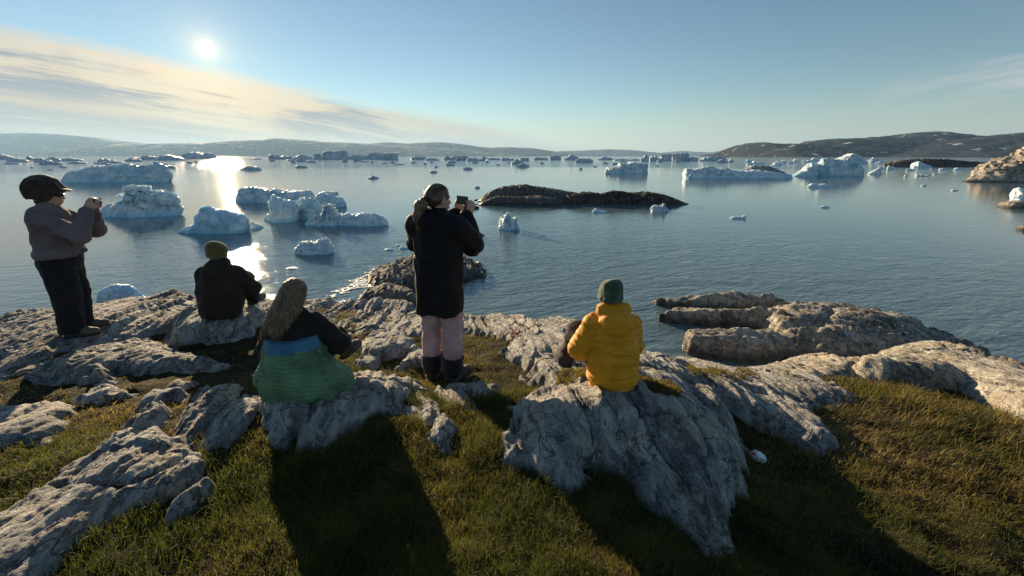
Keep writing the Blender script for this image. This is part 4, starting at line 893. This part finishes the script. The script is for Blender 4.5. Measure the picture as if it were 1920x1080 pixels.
# ---------------------------------------------------------------- standing woman with the ponytail
ft = spot(832, 713); sc4 = fit(ft, 340, 803, 1.715); print('woman scale', round(sc4, 3), ft.round(2))
p4_ = person(ft, R(-18), 'woman standing in a black coat and pink trousers holding a phone up'); p4_.scale = (sc4,) * 3
hc = V3(0.0, .03, 1.575); hp, HP = head(hc, R(-26), R(-4))
look = V3(math.sin(R(26)), math.cos(R(26)), 0); lax = V3(look[1], -look[0], 0); ph = hc + look * .245 + lax * .0 + V3(0, 0, -.030)
wr, wl = ph + lax * .070 + look * .000 - V3(0, 0, .125), ph - lax * .075 + look * .000 - V3(0, 0, .125)
eR, eL = V3(.232, .16, 1.19), V3(-.262, .13, 1.18)
body = hp + [cap((0, .0, 1.42), hc - (0, .01, .07), .052, .05)]
body += chain([(0, 0, .95), (0, 0, 1.15), (0, -.01, 1.36)], [.12, .115, .12], (1.2, .8, 1)) + [cap((-.13, -.01, 1.37), (.13, -.01, 1.37), .06)]
body += chain([(.17, -.01, 1.37), eR, wr], [.048, .038, .026]) + chain([(-.17, -.01, 1.37), eL, wl], [.048, .038, .026])
for sx_ in (-1, 1): body += chain([(.09 * sx_, 0, .92), (.10 * sx_, .015, .50), (.10 * sx_, -.01, .06)], [.085, .056, .04])
body += hand(wr, lax * .15 + look * .25 + V3(0, 0, .95), -lax, 1.0, True, .88) + hand(wl, -lax * .15 + look * .25 + V3(0, 0, .95), lax, 1.0, False, .88)
solid('body', body, m_skin, p4_, 0.007, 0.014)
scalp = [ell(HP(0, -.012, .034), (.083, .100, .090), (0, 0, R(-26))), ell(HP(0, -.060, .005), (.066, .060, .070), (0, 0, R(-26))), cap(HP(-.076, .005, .0), HP(-.06, -.06, -.005), .018), cap(HP(.076, -.03, .0), HP(.05, -.07, -.005), .018)]
hair = solid('hair', scalp, m_hairbrown, p4_, 0.006, 0.02, cut((look[0], look[1], -.35, float(np.dot(V3(look[0], look[1], -.35), HP(0, .055, .0))))))
tail = chain([HP(0, -.10, .0), HP(-.01, -.155, -.05), HP(-.02, -.165, -.13), HP(-.025, -.150, -.21), HP(-.03, -.14, -.27)], [.030, .040, .038, .028, .010])
solid('ponytail', tail, m_hairblond, hair, 0.006, 0.02, folds(0.006, 60, 60, 6, 5))
strands('loose_strands', [([HP(0, -.10, .0), HP(-.01, -.155, -.05), HP(-.02, -.165, -.13), HP(-.025, -.150, -.21), HP(-.03, -.14, -.29)], [.030, .040, .038, .030, .020])], 260, m_hairblond, hair, .0018, 1)
strands('scalp_strands', [([HP(x_, .06, .085), HP(x_ * 2.2, .0, .118 - abs(x_) * .8), HP(x_ * 2.0, -.07, .070), HP(x_ * .5, -.105, .01)], [.012] * 4) for x_ in (-.034, -.02, -.008, .008, .02, .034)], 240, m_hairbrown, hair, .0016, 2)
solid('hair_tie', [cap(HP(-.016, -.108, .0), HP(.016, -.108, .0), .030)], m_gaiter, hair, 0.006, 0.01)
jk = chain([(0, -.015, .68), (0, -.01, .90), (0, -.01, 1.10), (0, -.01, 1.32)], [.164, .156, .154, .148], (1.22, .88, 1)) + [cap((-.155, -.012, 1.375), (.155, -.012, 1.375), .078)]
jk += chain([(.175, -.01, 1.365), eR, wr - look * .02], [.088, .078, .052]) + chain([(-.175, -.01, 1.365), eL, wl - look * .02], [.088, .078, .052])
jk += [cap((-.06, -.035, 1.44), (.06, -.035, 1.44), .062), ell((0, -.085, 1.40), (.135, .062, .075), (R(12), 0, 0)), cap((.11, -.06, 1.45), (.215, .0, 1.435), .030, .014), cap((-.10, -.07, 1.44), (-.155, -.05, 1.43), .032, .016)]
coat = solid('jacket', jk, m_blackjk, p4_, 0.008, 0.024, mods(cut((0.0, 0, -1, -.650), (.16, 0, -1, -.635)), folds(0.016, 6, 6, 4, 21)))
tr = [ell((0, 0, .90), (.165, .125, .13))]
for sx_ in (-1, 1): tr += chain([(.088 * sx_, 0, .86), (.098 * sx_, .012, .52), (.10 * sx_, -.005, .22)], [.100, .082, .072])
solid('trousers', tr, m_pink, p4_, 0.008, 0.018, mods(cut((0, 0, -1, -.205)), folds(0.011, 8, 8, 12, 33)))
for sx_ in (-1, 1):
    solid('gaiter', chain([(.10 * sx_, -.003, .27), (.10 * sx_, -.008, .16), (.10 * sx_, -.01, .10)], [.092, .080, .070]), m_gaiter, p4_, 0.008, 0.02, mods(cut((0, 0, 1, .245), (0, 0, -1, -.085)), folds(0.006, 8, 8, 26, 40 + sx_)))
    boot('boot', (.10 * sx_, -.01, .09), R(14 * sx_), m_boot, p4_, 0.0)
def to_world(e, p): e_m = Matrix.Translation(e.location) @ Matrix.Rotation(e.rotation_euler.z, 4, 'Z') @ Matrix.Scale(e.scale[0], 4); return e_m @ Vector(p)
def device(name, e, c, az, size, label, lens=True):
    """a phone held upright: rounded slab with a screen towards the holder and lenses on the far side"""
    import bmesh
    bm = bmesh.new(); bmesh.ops.create_cube(bm, size=1.0); bmesh.ops.scale(bm, vec=size, verts=bm.verts); bmesh.ops.bevel(bm, geom=bm.edges[:], offset=min(size) * 0.35, segments=3, affect='EDGES')
    me = bpy.data.meshes.new(name); bm.to_mesh(me); bm.free(); me.materials.append(m_black)
    o = bpy.data.objects.new(name, me); COL.objects.link(o); o.location = to_world(e, c); o.rotation_euler = (0, 0, e.rotation_euler.z + az); tag(o, label, 'phone')
    if lens:
        for i, (lx, lz) in enumerate(((-.36, .24), (-.36, -.18), (-.27, .03))):
            bm = bmesh.new(); bmesh.ops.create_cone(bm, cap_ends=True, segments=20, radius1=.0075, radius2=.0065, depth=.004)
            bmesh.ops.rotate(bm, cent=(0, 0, 0), matrix=Matrix.Rotation(R(-90), 3, 'X'), verts=bm.verts); bmesh.ops.translate(bm, vec=(lx * size[0], size[1] / 2 + .001, lz * size[2]), verts=bm.verts)
            me = bpy.data.meshes.new('lens'); bm.to_mesh(me); bm.free(); me.materials.append(m_lens); l_ = bpy.data.objects.new('lens', me); COL.objects.link(l_); l_.parent = o
    return o
device('phone', p4_, ph, R(-26), (.150, .010, .074), 'black phone held up beside the head of the woman in pink trousers')

# ---------------------------------------------------------------- person in the flat cap, standing at the left
ft = spot(150, 624); sc1 = fit(ft, 333, 97, 1.73); print('cap person scale', round(sc1, 3), ft.round(2))
p1_ = person(ft, R(-62), 'person standing at left in a puffy flat cap, grey fleece and dark trousers'); p1_.scale = (sc1,) * 3
hc = V3(0, .03, 1.545); hp, HP = head(hc, R(-8), R(-2))
ph = hc + V3(.02, .365, -.085)
wr, wl = ph + V3(.075, -.085, -.075), ph + V3(-.075, -.085, -.075); eR, eL = V3(.235, .27, 1.13), V3(-.215, .25, 1.13)
body = hp + [cap((0, .0, 1.38), hc - (0, .01, .07), .055, .052)] + chain([(0, 0, .92), (0, 0, 1.12), (0, -.01, 1.33)], [.13, .125, .13], (1.2, .85, 1)) + [cap((-.13, -.01, 1.34), (.13, -.01, 1.34), .06)]
body += chain([(.17, 0, 1.34), eR, wr], [.05, .04, .028]) + chain([(-.17, 0, 1.34), eL, wl], [.05, .04, .028])
for sx_ in (-1, 1): body += chain([(.09 * sx_, 0, .90), (.10 * sx_, .015, .49), (.10 * sx_, -.01, .06)], [.09, .058, .042])
body += hand(wr, (-.15, .55, .80), (-1, .1, 0), 1.05, True) + hand(wl, (.15, .55, .80), (1, .1, 0), 1.05, False)
solid('body', body, m_skin, p1_, 0.007, 0.014)
solid('hair', [ell(HP(0, -.02, .03), (.090, .106, .093)), ell(HP(0, -.06, -.05), (.085, .06, .07))], m_hairdark, p1_, 0.008, 0.02, cut((0.1, 1, -.4, float(np.dot(V3(.1, 1, -.4), HP(0, .045, .0))))))
hat = solid('flat_cap', [ell(HP(0, -.035, .085), (.150, .132, .118), (R(-8), 0, 0)), ell(HP(0, -.070, .015), (.138, .100, .130)), cap(HP(-.05, .08, .065), HP(.05, .08, .065), .030)], m_cap, p1_, 0.009, 0.04, mods(cut((0, -.35, -1, -float(HP(0, 0, -.025)[2]) + .02)), folds(0.016, 7, 7, 5, 8), lambda X, Y, Z, f: f + .010 * np.exp(-(np.sin(np.arctan2(X - float(HP(0, 0, 0)[0]), Y - float(HP(0, -.05, 0)[1])) * 3) / .10) ** 2) * (Z > float(HP(0, 0, .03)[2]))))
solid('brim', [ell(HP(0, .115, .062), (.085, .070, .014), (R(-14), 0, 0))], m_cap, hat, 0.006, 0.01)
solid('hat_band', [ell(HP(0, -.045, .030), (.130, .130, .036))], m_hairdark, hat, 0.008, 0.01)
solid('sunglasses', [cap(HP(-.05, .085, .004), HP(-.012, .100, .004), .016), cap(HP(.012, .100, .004), HP(.05, .085, .004), .016), cap(HP(.05, .085, .004), HP(.08, .0, .004), .006), cap(HP(-.05, .085, .004), HP(-.08, .0, .004), .006)], m_black, p1_, 0.005, 0.006)
jk = chain([(0, .0, .93), (0, .0, 1.08), (0, -.015, 1.28)], [.165, .172, .165], (1.2, .92, 1)) + [cap((-.15, -.02, 1.33), (.15, -.02, 1.33), .085), ell((0, -.05, 1.37), (.13, .09, .07)), cap((-.04, .0, 1.42), (.04, .0, 1.42), .062)]
jk += chain([(.175, -.01, 1.32), eR, wr - V3(0, .0, .02)], [.092, .076, .052]) + chain([(-.175, -.01, 1.32), eL, wl - V3(0, .0, .02)], [.092, .076, .052])
jk += [cap((-.05, 0, .95), (.05, 0, .95), .175, .175, (1, .95, .6)), cap((0, .14, .93), (0, .20, .94), .05, .02)]
solid('fleece_jacket', jk, m_mauve, p1_, 0.008, 0.022, mods(cut((0, 0, -1, -.905)), folds(0.014, 6, 6, 5, 51)))
tr = [ell((0, -.01, .86), (.200, .170, .18))]
for sx_ in (-1, 1): tr += chain([(.088 * sx_, -.01, .82), (.098 * sx_, .012, .48), (.10 * sx_, -.012, .09)], [.130, .112, .100])
solid('trousers', tr, m_navy, p1_, 0.009, 0.02, mods(cut((0, 0, -1, -.055)), folds(0.010, 8, 8, 7, 53)))
for sx_ in (-1, 1): boot('boot', (.10 * sx_, -.01, .08), R(10 * sx_), m_tanboot, p1_, 0.0)
device('phone', p1_, ph, R(-6), (.140, .011, .072), 'dark phone held out in both hands by the person in the flat cap')

# ---------------------------------------------------------------- seated in brown with the olive beanie
ft = spot(418, 592); sc2 = fit(ft, 457, 398, .90); print('beanie scale', round(sc2, 3), ft.round(2))
p2_ = person(ft, R(8), 'person in an olive beanie and dark brown jacket seated on a block by the water'); p2_.scale = (sc2,) * 3
hc = V3(-.015, .13, .745); hp, HP = head(hc, R(-12), R(-6))
kR, kL = V3(.13, .37, .36), V3(-.12, .37, .36); aR, aL = V3(.12, .50, .02), V3(-.10, .50, .02); eR, eL = V3(.280, .19, .27), V3(-.28, .19, .27); wr, wl = V3(.06, .43, .34), V3(-.05, .42, .31)
def sitter_body(hp, hc, kR, kL, aR, aL, eR, eL, wr, wl, sh, mat, parent, hands=True, sw=.165):
    b = hp + [cap(sh + (0, .01, .03), hc - (0, .02, .07), .055, .052)] + chain([(0, 0, .12), (0, .5 * sh[1], .32), sh - (0, 0, .04)], [.13, .12, .115], (1.2, .85, 1)) + [cap(sh + (-.13, 0, -.02), sh + (.13, 0, -.02), .058)]
    b += chain([sh + (sw, 0, -.03), eR, wr], [.048, .038, .028]) + chain([sh + (-sw, 0, -.03), eL, wl], [.048, .038, .028])
    b += chain([(.09, .02, .11), kR, aR], [.085, .058, .042]) + chain([(-.09, .02, .11), kL, aL], [.085, .058, .042])
    b += hand(wr, (-.8, .5, -.1), (-.1, -.2, -1), .7, True) + hand(wl, (.8, .5, -.1), (.1, -.2, -1), .7, False)
    return solid('body', b, mat, parent, 0.008, 0.016)
sh = V3(0, .09, .56)
sitter_body(hp, hc, kR, kL, aR, aL, eR, eL, wr, wl, sh, m_skin, p2_)
hat = solid('beanie', [ell(HP(0, -.014, .036), (.108, .120, .112), (R(-10), 0, 0)), ell(HP(-.035, -.035, .095), (.065, .070, .060))], m_olive, p2_, 0.007, 0.03, mods(cut((0, .30, -1, -float(HP(0, 0, -.038)[2] - .30 * HP(0, 0, 0)[1]))), folds(0.004, 8, 8, 8, 9)))
solid('cuff', [ell(HP(0, -.018, -.010), (.110, .124, .052), (R(-16), 0, 0))], m_olive, hat, 0.007, 0.01)
jk = chain([(0, .0, .11), (0, .03, .30), (0, .075, .47)], [.180, .185, .170], (1.25, .92, 1)) + [cap(sh + (-.14, -.0, -.04), sh + (.14, .0, -.04), .088), cap(sh + (-.05, .015, .065), sh + (.05, .015, .065), .072), ell(sh + (0, -.05, .02), (.15, .09, .09))]
jk += chain([sh + (.17, 0, -.06), eR, wr], [.095, .086, .056]) + chain([sh + (-.17, 0, -.06), eL, wl], [.095, .086, .056])
solid('jacket', jk, m_brownjk, p2_, 0.008, 0.022, mods(cut((0, 0, -1, .0)), folds(0.016, 6, 6, 5, 61)))
tr = [ell((0, .03, .11), (.19, .16, .11))] + chain([(.10, .05, .12), kR, aR], [.105, .088, .070]) + chain([(-.10, .05, .12), kL, aL], [.105, .088, .070])
solid('trousers', tr, m_navy, p2_, 0.009, 0.03, folds(0.008, 9, 9, 9, 63))
for a_, t_ in ((aR, 8), (aL, -8)): boot('boot', a_ + V3(0, 0, .03), R(t_), m_tanboot, p2_, a_[2] - .05)

# ---------------------------------------------------------------- seated with long hair and the green jacket round the waist
ft = spot(560, 730); sc3 = fit(ft + V3(0, 0, .035), 532, 553, .90); print('green scale', round(sc3, 3), ft.round(2))
ft = ft + V3(0, 0, .035); p3_ = person(ft, R(3), 'long haired person in dark fleece seated with a green quilted jacket round the waist'); p3_.scale = (sc3,) * 3
hc = V3(-.005, .145, .765); hp, HP = head(hc, R(-14), R(-8)); sh = V3(0, .085, .575)
kR, kL = V3(.20, .38, .26), V3(-.20, .40, .26); aR, aL = V3(.21, .56, .02), V3(-.18, .58, .02); eR, eL = V3(.320, .15, .29), V3(-.29, .15, .28); wr, wl = V3(.16, .40, .31), V3(-.10, .44, .30)
sitter_body(hp, hc, kR, kL, aR, aL, eR, eL, wr, wl, sh, m_skin, p3_)
hr = [ell(HP(0, -.016, .034), (.092, .106, .096)), ell(HP(0, -.055, -.03), (.088, .066, .10))]
hr += chain([HP(-.045, -.050, -.02), HP(-.070, -.110, -.14), HP(-.115, -.150, -.26), HP(-.175, -.165, -.35)], [.060, .066, .050, .012])
hr += chain([HP(.01, -.070, -.03), HP(-.005, -.125, -.15), HP(-.030, -.160, -.28), HP(-.045, -.165, -.385)], [.062, .064, .052, .012])
hr += chain([HP(.060, -.03, -.02), HP(.060, -.085, -.12), HP(.035, -.125, -.24), HP(.025, -.14, -.35)], [.045, .048, .040, .012])
hr += chain([HP(-.07, .01, .0), HP(-.085, -.03, -.12), HP(-.13, -.09, -.25), HP(-.21, -.13, -.33)], [.030, .040, .034, .010])
hair3 = solid('hair', hr, m_hairblond, p3_, 0.006, 0.025, mods(cut((-.2, 1, -.35, float(np.dot(V3(-.2, 1, -.35), HP(0, .050, .0))))), folds(0.008, 45, 45, 5, 71, 2))).name
jk = chain([(0, .0, .14), (0, .03, .30), (0, .07, .48)], [.150, .150, .155], (1.2, .85, 1)) + [cap(sh + (-.14, 0, -.04), sh + (.14, 0, -.04), .078), cap(sh + (-.04, .0, .035), sh + (.04, .0, .035), .060)]
jk += chain([sh + (.17, 0, -.055), eR, wr], [.082, .076, .050]) + chain([sh + (-.17, 0, -.055), eL, wl], [.082, .076, .050])
hp_ = [([HP(-.045, .0, .105), HP(-.085, -.04, .03), HP(-.070, -.110, -.14), HP(-.115, -.150, -.26), HP(-.185, -.165, -.37)], [.010, .022, .066, .050, .020]), ([HP(.01, -.03, .118), HP(.0, -.10, .03), HP(-.005, -.125, -.15), HP(-.030, -.160, -.28), HP(-.045, -.165, -.41)], [.010, .03, .064, .052, .022]),
       ([HP(.05, .0, .10), HP(.085, -.03, .02), HP(.060, -.085, -.12), HP(.035, -.125, -.24), HP(.025, -.14, -.37)], [.010, .016, .048, .040, .020]), ([HP(-.06, .03, .08), HP(-.095, .0, .0), HP(-.085, -.03, -.12), HP(-.13, -.09, -.25), HP(-.22, -.13, -.35)], [.008, .010, .040, .034, .018])]
strands('loose_strands', hp_, 900, m_hairblond, bpy.data.objects[hair3], .0020, 3, 1.12)
solid('fleece', jk, m_darktop, p3_, 0.008, 0.022, folds(0.010, 8, 8, 6, 73))
tr = [ell((0, .05, .11), (.19, .17, .11))] + chain([(.10, .06, .12), kR, aR], [.105, .085, .068]) + chain([(-.10, .06, .12), kL, aL], [.105, .085, .068])
solid('trousers', tr, m_navy, p3_, 0.010, 0.03, folds(0.008, 9, 9, 9, 75))
for a_, t_ in ((aR, 15), (aL, -8)): boot('boot', a_ + V3(0, 0, .03), R(t_), m_boot, p3_, a_[2] - .05)
def cone_field(zs, rx, ry, xc, yc, wav):
    def m(X, Y, Z, f):
        a, b = np.interp(Z, zs, rx), np.interp(Z, zs, ry); cx_, cy_ = np.interp(Z, zs, xc), np.interp(Z, zs, yc)
        dx, dy = X - cx_, Y - cy_; th_ = np.arctan2(dy / b, dx / a)
        low_ = 1 - sstep(zs[0], zs[0] + .30, Z)
        w_ = 1 + wav * low_ * (0.6 * np.sin(th_ * 5 + 1.0) + 0.5 * np.sin(th_ * 9 + 2.5)) + 0.02 * np.sin(th_ * 13 + Z * 9)
        g_ = (np.sqrt((dx / a) ** 2 + (dy / b) ** 2) / w_ - 1) * np.minimum(a, b)
        return np.maximum(g_, np.maximum(zs[0] - Z, Z - zs[-1]))
    return m
box_ = [ell((0.02, .03, .20), (.46, .46, .46))]
zs = [-.045, .03, .12, .24, .375]
gm = cone_field(zs, [.362, .355, .305, .245, .215], [.26, .27, .235, .20, .182], [.055, .05, .025, .0, -.005], [.07, .055, .02, .01, .012], .075)
gj = solid('quilted_jacket', box_, m_green, p3_, 0.008, 0.03, mods(gm, quilt(.036, .010, 0, .12, .4), folds(0.014, 5, 5, 5, 77), lambda X, Y, Z, f: f + (Y < .08) * .014 * (np.exp(-((X - (.175 + .42 * (.36 - Z))) / .010) ** 2) + np.exp(-((X + (.195 + .22 * (.36 - Z))) / .010) ** 2) - .9 * np.exp(-(((X + .33) / .07) ** 2 + ((Z - .10) / .09) ** 2)) * 2.0)))
solid('piping', box_, m_green, gj, 0.008, 0.03, lambda X, Y, Z, f: np.maximum(gm(X, Y, Z, f) - .010, np.abs(Z + .045) - .014))
gm2 = cone_field([.355, .40, .44], [.221, .214, .200], [.184, .180, .172], [-.005, -.005, -.01], [.012, .015, .02], 0)
solid('lining_collar', box_, m_blue, gj, 0.008, 0.03, mods(gm2, folds(0.008, 3, 3, 16, 79)))

# ---------------------------------------------------------------- seated in yellow
ft = spot(1147, 716); sc5 = fit(ft, 535, 1136, .90); print('yellow scale', round(sc5, 3), ft.round(2))
p5_ = person(ft, R(9), 'person seated on the rock in a mustard yellow padded jacket and green knit hat'); p5_.scale = (sc5,) * 3
hc = V3(-.01, .125, .765); hp, HP = head(hc, R(4), R(-4)); sh = V3(0, .075, .57)
kR, kL = V3(.04, .40, .33), V3(-.21, .36, .33); aR, aL = V3(.02, .54, .0), V3(-.29, .46, .0); eR, eL = V3(.265, .18, .25), V3(-.268, .12, .28); wr, wl = V3(.06, .42, .31), V3(-.11, .38, .33)
sitter_body(hp, hc, kR, kL, aR, aL, eR, eL, wr, wl, sh, m_skin, p5_)
hat = solid('knit_hat', [ell(HP(0, -.012, .036), (.100, .114, .104)), ell(HP(.03, -.045, .095), (.05, .05, .045)), cap(HP(-.05, -.05, .10), HP(.05, -.03, .11), .030)], m_knitgreen, p5_, 0.006, 0.03, mods(cut((0, .12, -1, -float(HP(0, 0, -.055)[2] - .12 * HP(0, 0, 0)[1]))), folds(0.008, 7, 7, 7, 81)))
solid('cuff', [ell(HP(0, -.012, -.012), (.106, .120, .046), (R(-4), 0, 0))], m_knitgreen, hat, 0.006, 0.01, folds(0.003, 40, 40, 3, 82))
jk = chain([(0, -.01, .09), (0, .01, .28), (0, .055, .46)], [.178, .172, .165], (1.2, .92, 1)) + [cap(sh + (-.145, 0, -.045), sh + (.145, 0, -.045), .090), cap(sh + (-.055, .0, .035), sh + (.055, .0, .035), .075)]
jk += chain([sh + (.165, 0, -.06), eR, wr], [.094, .086, .060]) + chain([sh + (-.165, 0, -.06), eL, wl], [.094, .086, .060])
jo = solid('padded_jacket', jk, m_yellow, p5_, 0.007, 0.018, mods(cut((0, 0, -1, .03)), quilt(.098, .014, .02, .03, .28), folds(0.014, 5, 5, 16, 83, 3)))
solid('hood', [ell(sh + (0, -.098, .005), (.155, .088, .105), (R(14), 0, 0)), cap(sh + (-.085, -.02, .085), sh + (.085, -.02, .085), .068), ell(sh + (0, -.145, -.055), (.105, .045, .070))], m_yellow, jo, 0.007, 0.04, folds(0.008, 9, 9, 9, 85))
solid('hem_band', [cap((-.0, -.01, -.012), (.0, -.01, .010), .172, .176, (1.22, .93, 1))], m_yellow, jo, 0.008, 0.02, cut((0, 0, 1, .016), (0, 0, -1, .035)))
tr = [ell((0, .04, .10), (.18, .16, .11))] + chain([(.09, .06, .12), kR, aR], [.105, .085, .066]) + chain([(-.10, .06, .12), kL, aL], [.110, .095, .078])
solid('trousers', tr, m_plum, p5_, 0.008, 0.03, folds(0.012, 9, 9, 9, 87))
for a_, t_ in ((aR, 4), (aL, -14)): boot('boot', a_ + V3(0, 0, .03), R(t_), m_tanboot, p5_, a_[2] - .05)

# ================================================================== small things
m_paper, n = material("crumpled_wrapper")
o_ = n.n('ShaderNodeTexCoord').outputs['Object']
c = n.mix(n.ss(n.noise(o_, 22, 3, 0.5, 0.5), 0.60, 0.63), (0.80, 0.80, 0.80), (0.55, 0.05, 0.03))
b = n.n('ShaderNodeBsdfPrincipled', {'Base Color': c, 'Roughness': 0.5}); finish(n, b)
lp = spot(1420, 866)
lt = solid('litter', [ell((0, 0, .040), (.030, .022, .024)), ell((-.022, .006, .055), (.018, .014, .018)), ell((.02, -.006, .03), (.022, .018, .017))], m_paper, None, 0.004, 0.008, folds(0.012, 34, 26, 26, 90, 2))
lt.location = lp; tag(lt, 'crumpled white and red wrapper lying in the grass beside the great outcrop', 'litter')
m_shrub, n = material("autumn_leaves")
n_c = n.mix(n.noise(n.n('ShaderNodeNewGeometry').outputs['Position'], 60, 2), (0.30, 0.05, 0.02), (0.38, 0.14, 0.03))
b = n.n('ShaderNodeBsdfPrincipled', {'Base Color': n_c, 'Roughness': 0.6}); finish(n, b)
sp = spot(966, 634); rs = np.random.default_rng(5)
V, Q = [], []
for i in range(90):
    a, r0, z0 = rs.uniform(0, 6.28), abs(rs.normal(0, .045)), rs.uniform(.0, .13)
    c0 = sp + V3(math.cos(a) * r0, math.sin(a) * r0, z0 * (1 - r0 * 4)); u_ = rs.normal(size=3); u_ /= np.linalg.norm(u_); v_ = np.cross(u_, rs.normal(size=3)); v_ /= np.linalg.norm(v_)
    k0 = len(V); V += [c0 - u_ * .014, c0 + v_ * .006, c0 + u_ * .014, c0 - v_ * .006]; Q.append((k0, k0 + 1, k0 + 2, k0 + 3))
for i in range(7):
    a = rs.uniform(0, 6.28); t_ = sp + V3(math.cos(a) * .05, math.sin(a) * .05, .11); k0 = len(V); V += [sp - V3(.002, 0, .02), sp + V3(.002, 0, -.02), t_ + V3(.001, 0, 0), t_ - V3(.001, 0, 0)]; Q.append((k0, k0 + 1, k0 + 2, k0 + 3))
tag(mesh('shrub', np.array(V), np.array(Q), m_shrub, False), 'tiny orange red shrub on the shore ledge right of the standing woman', 'shrub')

# surf: thin broken foam lying on the water round the spit
m_foam, n = material("sea_foam")
b = n.n('ShaderNodeBsdfPrincipled', {'Base Color': (0.62, 0.66, 0.68, 1), 'Roughness': 0.5}); finish(n, b)
PF = np.array([at(*p)[:2] for p in [(625,566),(650,548),(690,536),(720,512),(700,500),(680,520),(640,540),(612,560),(640,575),(760,572),(780,560)]])
gx_, gy_ = np.meshgrid(np.arange(PF[:, 0].min() - .2, PF[:, 0].max() + .2, .022), np.arange(PF[:, 1].min() - .2, PF[:, 1].max() + .2, .022), indexing='ij')
sdf_ = poly_sd(gx_, gy_, PF)
ff = 1 - 2 * np.abs(fbm(gx_ * 2.6, gy_ * 4.5, octaves=5, gain=0.62, seed=301)); ff = ff - np.clip(sdf_, -.2, 2) * 1.4
Vf = np.stack([gx_, gy_, 0.006 + 0.028 * np.clip(ff - .62, 0, .4) + .006 * vnoise(gx_ * 30, gy_ * 30, seed=302)], -1).reshape(-1, 3)
i_ = np.arange(gx_.size).reshape(gx_.shape); q4 = np.stack([i_[:-1, :-1], i_[1:, :-1], i_[1:, 1:], i_[:-1, 1:]], -1).reshape(-1, 4)
q4 = q4[(ff.ravel()[q4] > .66).all(1)]
Vf, q4, _ = compact(Vf, q4)
tag(mesh('foam', Vf, q4, m_foam), 'white broken foam on the water round the dark spit', kind='stuff')
